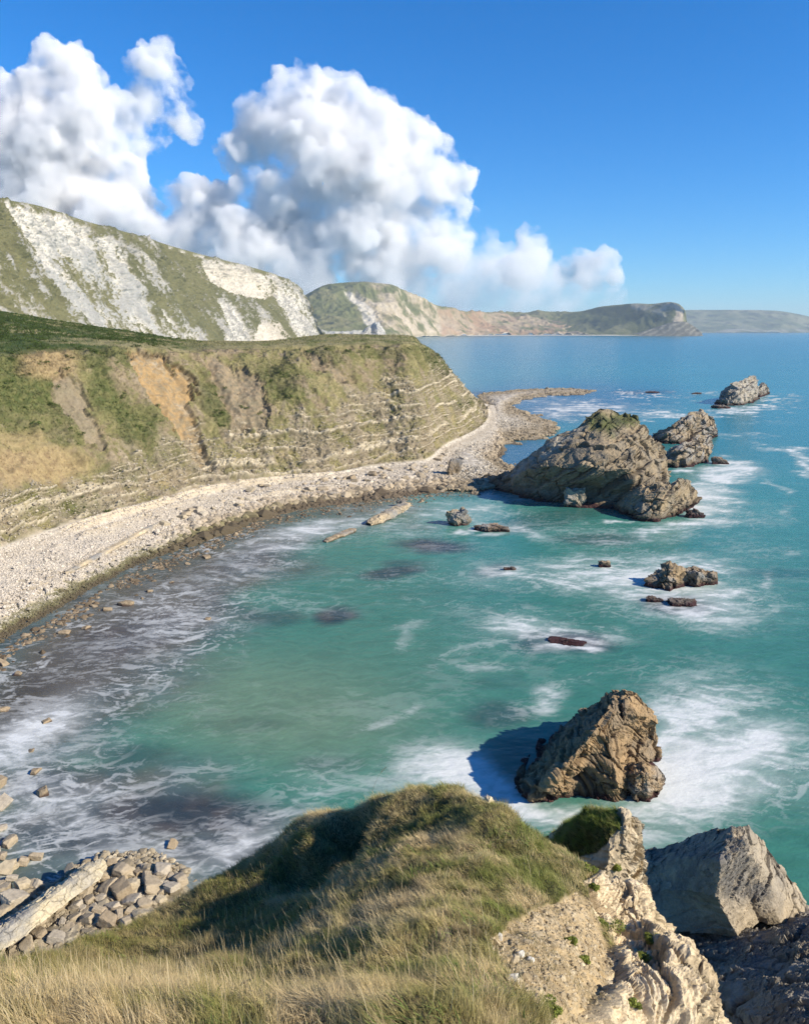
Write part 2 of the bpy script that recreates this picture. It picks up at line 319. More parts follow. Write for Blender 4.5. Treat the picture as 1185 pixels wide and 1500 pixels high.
    FO+=[(1000,1090,40,50,0,1.0,1.0),(985,1150,50,30,0,1.0,1.0),(1050,1060,60,40,20,.95,.9),(1060,1150,80,30,-10,.9,.8),(700,1140,60,26,20,1.0,.8),(760,1180,40,20,0,.9,.7),(860,1196,90,16,0,.9,.7),(900,1215,60,20,0,.7,.5),
        (1030,745,36,22,20,1.0,1.0),(1062,690,40,13,0,1.0,1.0),(850,600,70,8,-3,1.0,.9),(800,588,40,4,0,.8,.5),(960,607,60,4,0,1.,.8),(1120,597,40,3,0,1.,.8),(1060,602,30,3,0,1.,.9),(560,750,60,8,-10,.6,.3),(450,775,70,12,-14,.9,.6),(380,800,60,10,-18,.7,.3),(980,845,60,10,5,.9,.8),(1040,870,50,14,10,.9,.8),(935,870,60,12,10,.9,.7),(770,915,50,14,5,1.,.9),(30,1080,60,24,-30,1.,.9),(350,1240,60,18,-25,.8,.5),(150,1255,80,10,-10,.8,.5),(1000,690,20,5,0,1.,.9)]
    FO+=[(x,y,rx,ry,0,1.,1.) for x,y,rx,ry in [(752,1170,20,9),(790,1188,26,8),(835,1193,26,8),(880,1194,24,7),(930,1188,26,9),(975,1165,18,14),(975,1125,14,20),(968,1095,12,16),(935,1112,14,5),(1022,752,12,6),(1004,768,20,5),(960,779,24,3),(900,765,20,2),(1038,690,16,4),(1060,682,10,4),(1090,602,26,2.5),(1128,584,12,2.5),(1052,600,10,2),(950,864,14,6),(982,872,22,5),(1018,868,22,5),(1052,856,14,6),(805,948,20,6),(790,930,18,8),(850,952,26,4),(672,780,16,4),(722,787,22,4),(700,775,12,4),(745,842,14,3),(884,838,12,4),(915,578,20,1.5),(955,578,18,1.5)]]
    for (cx,cy,rx,ry,a,s,mk) in FO:
        e=ell(fx,fy,cx,cy,rx*1.08,ry*1.08,a,.9); dens=np.maximum(dens,e*s)+.15*np.minimum(dens,e*s); milk=np.maximum(milk,e*mk)
    dens=np.clip(dens,0,1.15)
    dens=dens*(1-.85*ell(px,py,765,1092,50,44,0,.5)); milk=milk*(1-.85*ell(px,py,765,1092,50,44,0,.5)); dc_=np.clip(dens,0,1)  # foam thinned inside the near stack's shadow, keeping the shade dark in the colour
    fine=nrm(streak(2.2,5,3.5,3,27.0)*near+(1-near)*R2)
    lo=.78-.66*dc_; Bs=ss(R,lo,lo+.85)*dc_**.8*(.35+.65*fine)
    A=dc_**1.2*(.3+.7*R3)*(.4+.6*np.clip(soft,0,1))*(.15+1.25*np.clip(milk,0,1))
    foam=1-(1-.85*np.clip(A,0,1))*(1-.82*Bs)
    foam=np.clip(foam*1.12,0,.93)
    thr=np.maximum(ss(nrm(streak(.42,14,2.2,4,101.0)),.70,1.0),.8*ss(nrm(streak(.95,-8,2.6,4,111.0)),.72,1.0))
    zone=np.maximum(ss(sd,-30,30)*ss(fbm(P2,3,s=.06,off=95),-.28,.15),np.clip(dc_*1.2,0,1)*.8)*ss(d,230,120)
    foam=np.maximum(foam,.60*thr*zone)
    # faint silky drift everywhere on the bay
    foam=np.maximum(foam,.10*ss(R,.62,1.0)*ss(py,560,700)*ss(fbm(P2,3,s=.04,off=90),-.1,.4))
    alb=np.array([.62,.64,.63])
    grain=nrm(streak(.9,4,5.0,4,37.0))-.5; c=c*(.88+.16*grain[:,None]*ss(py,540,760)[:,None])*.95
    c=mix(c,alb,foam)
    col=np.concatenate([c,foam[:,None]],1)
    m,nt,b=nmat('sea_water'); N=nt.nodes; L=nt.links
    at=N.new('ShaderNodeAttribute'); at.attribute_name='col'; L.new(at.outputs['Color'],b.inputs['Base Color'])
    mr=N.new('ShaderNodeMapRange'); mr.inputs['To Min'].default_value=.22; mr.inputs['To Max'].default_value=.8; L.new(at.outputs['Alpha'],mr.inputs['Value']); L.new(mr.outputs[0],b.inputs['Roughness'])
    b.inputs['IOR'].default_value=1.33; b.inputs['Specular IOR Level'].default_value=.34
    tc=N.new('ShaderNodeTexCoord'); mp=N.new('ShaderNodeMapping'); mp.inputs['Scale'].default_value=(.5,1.0,1); L.new(tc.outputs['Object'],mp.inputs[0])
    nz=N.new('ShaderNodeTexNoise'); nz.inputs['Scale'].default_value=.9; nz.inputs['Detail'].default_value=7; nz.inputs['Roughness'].default_value=.62; L.new(mp.outputs[0],nz.inputs['Vector'])
    bp=N.new('ShaderNodeBump'); bp.inputs['Strength'].default_value=.38; bp.inputs['Distance'].default_value=.4; L.new(nz.outputs['Fac'],bp.inputs['Height']); L.new(bp.outputs[0],b.inputs['Normal'])
    P=P.copy()
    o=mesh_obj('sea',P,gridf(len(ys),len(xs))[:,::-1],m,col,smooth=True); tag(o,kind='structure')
build_sea(); log('sea')
# ================================================================== HEADLAND CLIFF + BEACH ACROSS THE BAY
CLIFF={}
def build_cliff():
    # per column: waterline, toe, face1, face2, edge, plateau, back  (px,py[,dY from toe])
    cols=[
     ((-330,1180),(-330,980),(-330,800,12),(-330,650,26),(-330,505,45),(-330,450,130),(-330,430,300)),
     ((-160,1060),(-160,872),(-160,740,11),(-160,610,24),(-160,512,42),(-160,462,120),(-160,442,280)),
     ((-70,1010),(-75,832),(-80,716,10),(-80,602,23),(-80,516,39),(-80,468,110),(-80,450,240)),
     ((2,962),(0,801),(0,700,10),(0,600,22),(0,522,36),(0,474,100),(0,457,200)),
     ((84,910),(101,766),(100,680,9),(100,590,20),(100,514,33),(100,486,85),(100,474,180)),
     ((202,841),(209,737),(205,655,9),(200,572,19),(195,509,30),(190,496,70),(190,487,150)),
     ((300,799),(300,714),(300,640,9),(295,570,18),(290,513,30),(285,506,70),(285,501,140)),
     ((420,757),(400,700),(400,630,9),(395,562,18),(390,509,30),(390,506,60),(390,502.5,130)),
     ((519,741),(480,692),(478,625,9),(476,560,18),(475,506,30),(475,503,60),(475,500.5,120)),
     ((603,731),(562,678),(558,620,9),(555,560,18),(550,504,28),(548,502.5,50),(545,501,100)),
     ((680,716),(624,672),(618,618,8),(611,560,17),(602,505,26),(597,503,45),(592,502,90)),
     ((705,700),(650,652),(645,604,7),(636,558,16),(622,511,25),(612,505,45),(600,503,80)),
     ((735,676),(704,624),(690,598,5),(667,562,14),(636,518,25),(618,506,45),(604,503.5,75)),
     ((745,640),(715,606),(694,588,8),(668,556,22),(638,518,45),(620,508,70),(606,504,95)),
     ((740,600),(708,590),(682,572,20),(658,548,50),(634,523,80),(618,511,100),(604,505,130)),
    ]
    C=[]
    for i,c in enumerate(cols):
        wl=W(c[0][0],c[0][1],-.35); toe=W(c[1][0],c[1][1],2.2); ty=toe[1]
        bm_=wl*.55+toe*.45; bm_[2]=1.0
        col=[W(c[0][0]+14,c[0][1]+(34 if i<10 else 8),-1.1),wl,bm_,toe]+[D(a,b,ty+dy) for a,b,dy in c[2:]]
        last=col[-1].copy(); e=last.copy(); e[1]+=60; e[2]-=10; 
        if i>7: e[2]=-4; e[1]=last[1]+45
        col.append(e); C.append(col)
    C=np.array(C).transpose(1,0,2)
    rc=[8,70,70,95,95,95,40,30,14]; cc=[12,20,45,80,90,80,85,70,62,50,36,40,28,16]
    Gd=loft(C,rc,cc,True); N,M,_=Gd.shape
    P=Gd.reshape(-1,3).copy(); n=-gnorm(Gd).reshape(-1,3)
    if n[len(n)//2,1]>0: n=-n
    px,py=proj(P)
    rcs=np.cumsum([0]+rc); ri=np.repeat(np.arange(N),M)
    face=ss(ri,rcs[3]-2,rcs[3]+8)*(1-ss(ri,rcs[6]-6,rcs[6]+4))   # 1 on the cliff face
    beach=1-ss(ri,rcs[3]-4,rcs[3]+6)
    top=ss(ri,rcs[6]-6,rcs[6]+6)
    # big relief: gullies and buttresses
    gul=fbm(P*np.array([1,1,.25]),4,s=.05,off=4); g2=ridg(P*np.array([1,1,.45]),4,s=.16,off=14)
    n3=fbm(P,5,s=.35,off=24)
    tal=fbm(np.stack([P[:,0]+.4*P[:,2],P[:,1],P[:,2]*.18],-1),4,s=.28,off=71,g=.6)   # talus streaks down the slope
    d=face*(gul*2.2+(g2-.6)*1.5+n3*.7+.5*tal)
    # strata: pale beds of varied thickness, folded, broken by talus streaks
    warp=3.2*fbm(P,3,s=.022,off=31)+.5*fbm(P,3,s=.12,off=34)+.10*fbm(P,3,s=.8,off=35)
    u=(P[:,2]+warp-.02*P[:,0]); u=u+.9*pn(np.stack([u*.45,0*u,0*u+3.3],-1))
    def bed(u,per,w0,sd):
        q=u/per; fl=np.floor(q).astype(int); fr=q-fl; hh=HV[(fl*53+sd)&255]; wd=w0*(.4+1.2*hh[:,0])
        return ss(fr,0,.12)*(1-ss(fr,wd,wd+.14))*(hh[:,1]>.3),fr
    b1,fr=bed(u,1.5,.22,7); b2,_=bed(u+.3,.62,.3,19)
    seg=ss(fbm(P*np.array([.35,.35,2.4]),4,s=.16,off=51),-.22,.02); seg2=ss(fbm(P*np.array([.4,.4,2.4]),4,s=.3,off=57),-.08,.15)
    band=np.clip(b1*seg+b2*seg2*.8,0,1)
    up=11+6*ss(px,120,320)+8*ss(px,430,600)
    dens=ss(.35-1.0*ss(P[:,2],up*.45,up*1.05)-.10*ss(px,260,60)+.25*ss(px,380,640)+.5*tal+.35*fbm(P,3,s=.1,off=53),-.12,.2)
    brk=ss(fbm(P,3,s=1.3,off=81),-.42,-.15)
    strat=band*dens*brk*face
    d+=strat*(.55+.5*fbm(P,3,s=.5,off=85))-.22*dens*face*(1-band)+face*.55*fbm(P,5,s=1.1,off=83,g=.6)*(.45+dens)
    # slump scars near the cliff top
    pxo,pyo=px,py; rag=fbm(np.stack([P[:,0]+.4*P[:,2],P[:,1],P[:,2]*.25],-1),5,s=.5,off=5,g=.65); px=px+22*rag+7*fbm(P,3,s=1.1,off=15); py=py+16*n3
    scar=[(183,508),(225,512),(262,530),(285,560),(283,600),(300,650),(308,690),(290,690),(268,650),(238,600),(205,560)]
    sdj=sdpoly(px+5*fbm(P,3,s=.3,off=5),py+5*fbm(P,3,s=.3,off=6),scar); sca=ss(sdj,-2,3)*face
    d-=sca*1.3
    scar2=[(300,520),(345,530),(385,560),(400,600),(385,640),(345,620),(320,570)]
    sd2=ss(sdpoly(px+8*n3,py+8*n3,scar2),-3,3)*face; d-=sd2*.9
    scar3=[(85,530),(125,560),(140,600),(160,645),(150,660),(110,620),(80,580)]
    sd3=ss(sdpoly(px+8*n3,py+8*n3,scar3),-3,3)*face; d-=sd3*1.0
    scar4=[(440,508),(470,520),(520,555),(500,560),(455,535)]
    sd4=ss(sdpoly(px+8*n3,py+4*n3,scar4),-3,3)*face; d-=sd4*.9
    px,py=pxo,pyo
    # shingle relief
    sh=beach*ss(P[:,2],-.4,.6)
    f1,f2,hv=voro(P,s=1.1,off=2)
    rg=ss(-fbm(P,3,s=.25,off=3)+ss(P[:,2],1.4,.3)*.7,.05,.5)
    d+=sh*(.25*fbm(P,4,s=.2,off=63)+ (hv-.4)*.45*rg)
    # low limestone ledges running along the back of the beach
    led=0*d
    for zz,wd in ((1.55,.1),(1.85,.12),(1.25,.08)):
        led=np.maximum(led,np.exp(-((P[:,2]-zz-.25*fbm(P,2,s=.03,off=zz*9))/wd)**2))
    led*=beach*ss(px,50,120)*(1-ss(px,440,560))*ss(fbm(P,3,s=.10,off=91),-.45,-.1)
    d+=led*.75
    d+=top*(.5*fbm(P,4,s=.08,off=8)+.25*fbm(P,4,s=.5,off=9))
    V=P+n*d[:,None]
    nz=n3; n4=fbm(P,4,s=1.1,off=101); n5=fbm(P*np.array([1,1,.4]),5,s=.22,off=111)
    # colours
    olive=(.185,.17,.072); green=(.095,.115,.035); straw=(.36,.29,.16); brown=(.235,.185,.115); soil=(.30,.215,.125)
    n6=fbm(P,3,s=3.2,off=121); c=mix(olive,brown,ss(n5+.5*n4+.3*tal,-.2,.3)); c=mix(c,straw,ss(-n5+.5*nz+.4*n6,.02,.45)*.65); c=mix(c,green,ss(nz-.5*n5+.3*n6,.12,.5)*.6); c=mix(c,(.33,.27,.19),ss(tal+.4*n4,.1,.45)*.6); c=c*(1+.35*n6[:,None])
    gm=0*px
    for (cx,cy,rx,ry,a,s) in [(25,560,75,60,0,1),(30,490,90,28,0,1),(95,605,30,28,0,.7),(165,585,40,24,35,.95),(205,620,35,28,35,.9),(150,545,22,35,-10,.8),(90,640,30,18,0,.6),(40,625,45,12,0,.6),(240,660,40,20,0,.5),(320,590,18,45,-20,.8),(410,560,40,26,40,.75),(370,600,14,30,-30,.6),(180,690,40,14,0,.8),(100,740,60,14,0,.7),(60,730,60,20,0,.5),(150,520,60,12,0,.8),(480,520,40,10,15,.6),(640,530,40,16,40,.7),(560,515,60,8,0,.6),(680,590,20,10,0,.6),(470,640,40,12,0,.4),(560,600,50,10,0,.3)]:
        gm=np.maximum(gm,ell(px+26*n5+10*n4,py+18*nz+6*n4,cx,cy,rx,ry,a,.45)*s)
    c=mix(c,mix((.068,.088,.026),(.13,.135,.046),ss(n4,-.3,.4)),gm*.9)
    for (cx,cy,rx,ry,a,s) in [(70,525,45,28,10,.9),(50,680,80,28,0,.85),(250,700,30,12,0,.5),(30,640,40,12,0,.5)]:
        c=mix(c,mix((.36,.27,.14),(.24,.17,.09),ss(n4,-.2,.4)),ell(px+12*n5,py+9*nz,cx,cy,rx,ry,a,.4)*s)
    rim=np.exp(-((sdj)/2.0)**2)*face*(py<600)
    c=mix(c,mix((.37,.25,.12),(.31,.24,.15),ss(n4+.5*n5,-.2,.35)),sca)
    c=mix(c,(.42,.36,.26),sca*ss(n5,.15,.4)*.8); c=mix(c,(.24,.19,.115),sca*ss(tal+.5*n4,-.05,.35)*.8)
    c=mix(c,mix((.30,.23,.15),(.20,.17,.12),ss(n4,-.2,.3)),np.maximum(sd2,sd4)*.85)
    c=mix(c,mix((.29,.23,.165),(.24,.2,.14),ss(n4,-.2,.3)),sd3*.7)
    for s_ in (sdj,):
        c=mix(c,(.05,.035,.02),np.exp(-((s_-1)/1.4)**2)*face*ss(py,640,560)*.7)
    # rubble and exposed beds
    c=mix(c,mix((.24,.205,.14),(.35,.30,.22),ss(n4+.5*n6,-.2,.4)),dens*face*.6*ss(n5+.5*tal,-.3,.15))
    c=mix(c,mix((.55,.48,.35),(.36,.30,.20),ss(n4+.8*n6,-.15,.45)),strat*.92)
    c=mix(c,(.12,.095,.065),dens*seg*face*brk*np.exp(-((fr-.95)/.05)**2)*.45)
    # plateau
    tp=mix((.27,.24,.12),(.15,.16,.055),ss(n5+.4*nz,-.1,.3)); tp=mix(tp,mix((.045,.075,.015),(.09,.11,.03),ss(n4,-.3,.4)),ss(px+60*n5,330,210)*ss(P[:,1]+8*n5,0,1)*ss(fbm(P,4,s=.06,off=7)+.3*n5+.2,-.05,.2))
    c=mix(c,tp,top)
    # beach: pale pebbles, darker weedy cobbles by the water
    pb=mix((.62,.56,.46),(.46,.40,.31),ss(n4+.6*np.sin(P[:,2]*9+2*n5),-.5,.7)); pb=mix(pb,(.40,.34,.25),rg*.6); pb=pb*(.75+.5*hv[:,None]*rg[:,None]+.25*(1-rg[:,None]))
    zz=V[:,2]+.25*fbm(P,4,s=.5,off=3)
    lw=ss(px,560,250)
    pb=mix(pb,(.15,.145,.05),ss(zz,.62,.25)*lw*.85); pb=mix(pb,(.09,.07,.045),ss(zz,.3,.02)*.92)
    pb=mix(pb,(.58,.48,.33),led*.9)
    c=mix(c,pb,beach*(1-ss(n5*.6+zz*.2,.55,.75)))
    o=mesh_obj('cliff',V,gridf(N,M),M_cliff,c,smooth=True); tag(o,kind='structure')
    CLIFF.update(V=V,N=N,M=M,n=n,face=face,beach=beach,top=top,gm=gm,c=c,px=px,py=py,sca=np.maximum(np.maximum(sca,sd2),sd3),strat=strat,dens=dens)
build_cliff(); log('cliff')
# ------------------------------------------------ shingle spit behind the big rock (flat ground)
SPIT=[(640,668),(655,650),(700,615),(712,596),(700,583),(705,577),(760,571),(835,569),(872,572),(850,579),(800,580),(765,586),(748,596),(772,606),(812,620),(818,630),(800,640),(765,646),(728,652),(722,668),(735,678),(760,690),(760,705),(700,722),(640,720)]
def build_spit():
    xs=np.linspace(625,900,420); ys=np.linspace(562,735,330); X,Y=np.meshgrid(xs,ys); px=X.ravel(); py=Y.ravel()
    P=W(px,py,0.0)
    sx=ss(py,560,640)
    sd=sdpoly(px+18*fbm(P,5,s=.12,off=2,g=.6)*(.5+sx),py+9*fbm(P,5,s=.12,off=3,g=.6)*(.3+sx),SPIT)/(.35+1.1*sx)
    f1,f2,hv=voro(P,s=.8,off=5)
    z=-.8+1.1*ss(sd,-5,2)+1.1*ss(sd,2,26)
    edge=ss(sd,26,6)
    z=z+(hv-.3)*.55*ss(sd,-3,1)*(.15+.85*edge)+.2*fbm(P,4,s=.3,off=7)
    V=P.copy(); V[:,2]=z
    n4=fbm(P,4,s=.5,off=9)
    c=mix((.60,.55,.47),(.48,.42,.33),ss(n4,-.3,.5)); c=mix(c,mix((.36,.29,.19),(.24,.19,.12),ss(n4,-.2,.3)),edge*.9); c=c*(.7+.5*hv[:,None])
    c=mix(c,(.07,.055,.04),ss(z,.35,.0)*.9)
    o=mesh_obj('shingle_spit',V,gridf(len(ys),len(xs))[:,::-1],M_cliff,c); tag(o,kind='structure')
build_spit(); log('spit')
# ================================================================== CHALK CLIFF
def build_chalk():
    crest=[(-330,170,760),(-160,228,850),(-60,266,930),(0,290,1000),(60,302,1100),(130,325,1220),(200,344,1340),(250,360,1440),(300,374,1540),(360,389,1680),(400,401,1780),(428,413,1860),(441,425,1910),(453,450,1960),(463,476,2010),(474,496,2060)]
    C=[]
    for i,(px,py,Y) in enumerate(crest):
        t=D(px,py,Y); z=t[2]; dz=max(z,1)
        # base: towards the viewer / right; slope ~45 deg
        run=dz*.62; b=t.copy(); b[0]+=run*.75; b[1]-=run*.65; b[2]=-3
        if i>=12: b[0]=t[0]+run*.6; 
        m1=t*.72+b*.28; m1[2]+=dz*.02; m2=t*.42+b*.58; m2[2]-=dz*.04
        bk=t.copy(); bk[0]-=120; bk[1]+=90; bk[2]-=4; 
        bk2=bk.copy(); bk2[0]-=300; bk2[1]+=250; bk2[2]-=60
        C.append([bk2,bk,t,m1,m2,b])
    C=np.array(C).transpose(1,0,2)
    Gd=loft(C,[8,14,110,110,80],[20,30,50,60,60,55,45,45,50,45,35,26,26,26,26],.8); N,M,_=Gd.shape
    P=Gd.reshape(-1,3).copy(); n=gnorm(Gd).reshape(-1,3)
    if n[len(n)//2,2]<0: n=-n
    px,py=proj(P)
    ri=np.repeat(np.arange(N),M); fc=ss(ri,22,30)
    # fall lines run down to the right in the photo
    a=math.radians(52); al=px*math.cos(a)+py*math.sin(a); ac=-px*math.sin(a)+py*math.cos(a)
    # along/across measured on the slope (metres-ish), the streak field lives on the surface
    Z=P[:,2]; X2=P[:,0]; S_=np.stack([ac*.030,al*.0075,0*px],-1)
    st=fbm(S_,5,s=1,off=3,g=.6); st2=fbm(S_*np.array([2.5,2.2,1]),4,s=1,off=13,g=.6); f3=fbm(P,5,s=.03,off=6,g=.6); f4=fbm(P,4,s=.12,off=16,g=.6)
    pr=0*px-.55
    def add(poly,v,soft=12):
        nonlocal pr
        m=ss(sdpoly(px+10*f3,py+8*f4,poly),-soft,soft*.5); pr=pr*(1-m)+v*m
    add([(8,296),(60,303),(128,328),(150,380),(200,430),(230,465),(330,505),(180,510),(110,440),(60,380),(30,330)],.22)
    add([(14,298),(128,328),(140,362),(100,372),(62,372),(34,330)],.75,5)
    add([(-40,380),(30,385),(110,470),(130,510),(-40,510)],-.05)
    add([(140,345),(165,348),(215,440),(225,470),(195,460),(160,400)],.45,6)
    add([(250,362),(300,378),(380,402),(380,435),(330,425),(295,400)],.05,6)
    add([(300,385),(350,388),(400,403),(405,430),(385,436),(350,428),(312,412)],.95,5)
    add([(400,402),(445,425),(475,500),(440,500),(420,460),(400,430)],.28,6)
    add([(385,470),(428,502),(372,502)],1.0,3)
    add([(320,440),(345,450),(370,505),(330,505),(340,480)],.35,6)
    add([(238,450),(258,470),(262,478),(250,470)],.5,4)
    add([(250,355),(300,372),(300,376),(250,362)],.8,3)
    f5=fbm(P,4,s=.32,off=26,g=.65); chk=ss(pr*.55+.9*st+.75*st2+.75*f4+.5*f5+.3*f3+.10,.0,.20)*fc
    chk=np.clip(chk,0,1)
    V=P+n*(fc*(11*f3+6*f4+13*st+7*st2+2.5*f5+ -3*chk*(1+ridg(P,3,s=.12,off=3)))) [:,None]
    gr=mix((.145,.138,.062),(.105,.105,.045),ss(f3+st,-.3,.4)); gr=mix(gr,(.20,.165,.09),ss(st2+.4*f4,.1,.6)*.55); gr=mix(gr,(.07,.085,.03),ss(f4-.3*st,.2,.6)*.5)
    ck=mix((.62,.585,.51),(.29,.28,.25),ss(f4*1.0+f5+st2*.9+.3*st,-.2,.45)); gy=ell(px,py,150,430,140,60,35,.5); ck=mix(ck,(.34,.34,.32),gy*.8*ss(st2,-.4,.2))
    ck=mix(ck,(.58,.51,.40),ell(px,py,350,410,60,20,15,.4)*.5+ell(px,py,400,490,30,20,0,.4)*.6)
    c=mix(gr,ck,chk)
    o=mesh_obj('chalk_cliff',V,gridf(N,M),M_chalk,c,smooth=True); tag(o,kind='structure')
build_chalk(); log('chalk')
# ================================================================== FAR HILLS
def far_loft(name,cols,backs,rc,cc,paint,amp,s,mat=None,smooth=.7):
    """cols: per column list of (px,py,Y) crest first to base; back rows added"""
    C=[]
    for c in cols:
        pts=[D(*q) for q in c]; b=pts[0].copy(); b[1]+=backs; b[2]=max(b[2]*.5,-3); C.append([b]+pts)
    C=np.array(C).transpose(1,0,2); Gd=loft(C,rc,cc,smooth); N,M,_=Gd.shape; P=Gd.reshape(-1,3).copy(); n=gnorm(Gd).reshape(-1,3)
    if n[len(n)//2,2]<0: n=-n
    px,py=proj(P); ri=np.repeat(np.arange(N),M); crest=ss(ri,rc[0]+0,rc[0]+10)
    f=fbm(P,5,s=s,off=3,g=.6); r=ridg(P*np.array([1,1,.3]),4,s=s*1.5,off=8)
    V=P+n*((f*amp+(r-.6)*amp)*(.25+.75*crest))[:,None]
    c=paint(px,py,P,f,r); o=mesh_obj(name,V,gridf(N,M),mat or M_far,c,smooth=True); tag(o,kind='structure'); return o
# the green hill with tan landslips
def paint_ring(px,py,P,f,r):
    g4=fbm(P,4,s=.012,off=44,g=.6); g5=fbm(P,4,s=.004,off=41,g=.6)
    c=mix((.135,.145,.06),(.19,.18,.09),ss(f+g4,-.3,.4)); c=mix(c,(.07,.085,.035),ss(g4-.5*f,.25,.6)*.7)
    m=ss(sdpoly(px+5*g4,py+4*g5,[(505,420),(560,412),(600,428),(640,447),(650,470),(740,491),(560,493),(548,470),(530,450)]),-6,4)*ss(g5+.6*g4+.25,-.1,.35)
    m=m*ss(g4-.4*g5+.35,0,.35); c=mix(c,mix((.38,.31,.20),(.50,.43,.32),ss(g4,-.2,.4)),m*.9)
    m=ss(sdpoly(px+3*g4,py+3*g5,[(560,415),(590,425),(610,460),(660,486),(600,488),(585,462),(565,440)]),-3,3); c=mix(c,(.55,.47,.36),m*.6*ss(g4,-.2,.2))
    m=ss(sdpoly(px+3*g4,py+2*g5,[(500,418),(512,422),(545,455),(560,490),(545,492),(530,462),(510,436)]),-2,2)*ss(g4,-.2,.1); c=mix(c,(.58,.54,.46),m*.8)
    m=ss(sdpoly(px+2*g4,py+2*g5,[(452,484),(500,486),(530,484),(560,494),(452,500)]),-2,2); c=mix(c,(.62,.60,.54),m*.7)
    m=ss(sdpoly(px+3*g4,py+2*g5,[(640,452),(690,455),(760,462),(830,470),(900,476),(940,487),(940,492),(650,492)]),-2,3)*ss(g4+.3,-.1,.3); c=mix(c,mix((.38,.24,.15),(.40,.31,.21),ss(g5,-.2,.3)),m*.8)
    c=mix(c,(.62,.55,.44),ss(P[:,2],6,1)*.9)
    return c
cols=[[(380,452,3500),(380,470,3300),(380,488,3150),(380,495,3000)],
 [(430,440,3500),(430,462,3300),(430,485,3150),(430,496,2900)],
 [(470,420,3500),(468,445,3300),(465,472,3100),(462,497,2750)],
 [(500,413,3500),(500,440,3350),(505,470,3150),(510,497,2750)],
 [(545,413,3500),(545,440,3400),(550,468,3250),(560,496,2850)],
 [(575,417,3550),(580,442,3450),(585,468,3350),(600,493.5,3300)],
 [(600,428,3650),(605,450,3600),(612,472,3500),(640,492.3,3600)],
 [(640,447,3900),(645,462,3850),(655,478,3800),(690,491.8,3850)],
 [(685,456,4200),(690,466,4150),(700,480,4100),(740,491.3,4100)],
 [(740,458,4800),(745,464,4600),(755,474,4450),(790,491,4250)],
 [(800,457,5000),(805,464,4800),(815,475,4600),(840,491,4250)],
 [(850,456,5000),(852,464,4800),(860,476,4600),(880,491,4250)],
 [(900,452,4900),(905,464,4750),(910,478,4550),(920,491,4250)],
 [(960,460,4700),(962,468,4600),(965,480,4450),(965,491,4250)]]
far_loft('far_hill',cols,400,[8,60,60,60],[25,30,40,50,45,45,50,60,60,60,60,60,50],paint_ring,24,.006)
# headland at the right end of the bay: long dip slope ending in a pale cliff, and a striped rock point in front
def paint_tout(px,py,P,f,r):
    g4=fbm(P,4,s=.012,off=54,g=.6); g5=fbm(P,4,s=.005,off=51,g=.6)
    c=mix((.12,.13,.05),(.19,.185,.09),ss(f+g4,-.3,.4)); tr=ss(g5+.4*g4+.35*ell(px,py,900,462,60,12,0,.6),.05,.25); c=mix(c,(.035,.05,.022),tr*.85)
    c=mix(c,(.17,.18,.06),ell(px+6*g4,py,845,462,38,6,5,.5)*.8)
    c=mix(c,(.40,.37,.28),ss(sdpoly(px+4*g4,py+2*g5,[(925,446),(985,443),(1000,452),(998,470),(985,470),(960,458),(925,452)]),-3,2)*ss(g4,-.3,.1)*.75)
    c=mix(c,(.55,.46,.34),ss(sdpoly(px+2*g4,py+2*g5,[(986,444),(1000,452),(1001,474),(985,472),(990,458)]),-2,2)*.9)
    return c
cols=[[(800,463,5000),(800,470,4800),(800,480,4600),(805,490,4350)],
 [(850,456,4800),(850,466,4600),(852,478,4450),(855,490.5,4250)],
 [(880,449,4700),(882,460,4500),(885,475,4350),(890,490.8,4200)],
 [(925,445,4500),(928,458,4350),(932,474,4250),(935,490.8,4150)],
 [(955,445,4400),(958,457,4250),(962,472,4180),(965,491,4080)],
 [(983,442.5,4250),(986,455,4180),(988,472,4120),(990,491,4050)],
 [(999,451,4200),(1001,462,4150),(1001,475,4110),(1002,491,4050)],
 [(1003,470,4220),(1005,476,4170),(1008,484,4120),(1010,491,4060)]]
far_loft('far_headland',cols,500,[8,50,50,50],[60,50,60,50,50,40,24],paint_tout,7,.008)
def paint_pt(px,py,P,f,r):
    q=(px-950)*.75+(py-490)*1.15+6*f
    s_=.5+.5*np.sin(q*.62+2.2*f)
    c=mix((.13,.125,.10),(.24,.225,.18),ss(s_+.9*f,.3,1.1)); return c
cols=[[(932,489,3950),(934,490,3930),(936,492.2,3900)],[(955,481,3980),(955,486,3950),(956,492.6,3880)],[(985,472,3980),(984,482,3940),(985,493,3860)],
 [(1003,471,3980),(1004,482,3940),(1005,493,3850)],[(1016,478,3980),(1018,486,3950),(1018,493,3850)],[(1027,487,3960),(1028,490,3930),(1030,493,3860)]]
far_loft('rocky_point',cols,150,[8,40,40],[40,50,50,40,30],paint_pt,3,.012)
def paint_vfar(px,py,P,f,r):
    g=fbm(P,5,s=.004,off=5,g=.6); c=mix((.12,.14,.07),(.22,.22,.13),ss(g+.3*f,-.2,.3)); c=mix(c,(.05,.06,.04),ss(fbm(P,4,s=.008,off=7),.1,.3)*.7)
    c=mix(c,(.35,.33,.28),ss(py,480,484)*ss(g,-.2,.2)*.6); return c
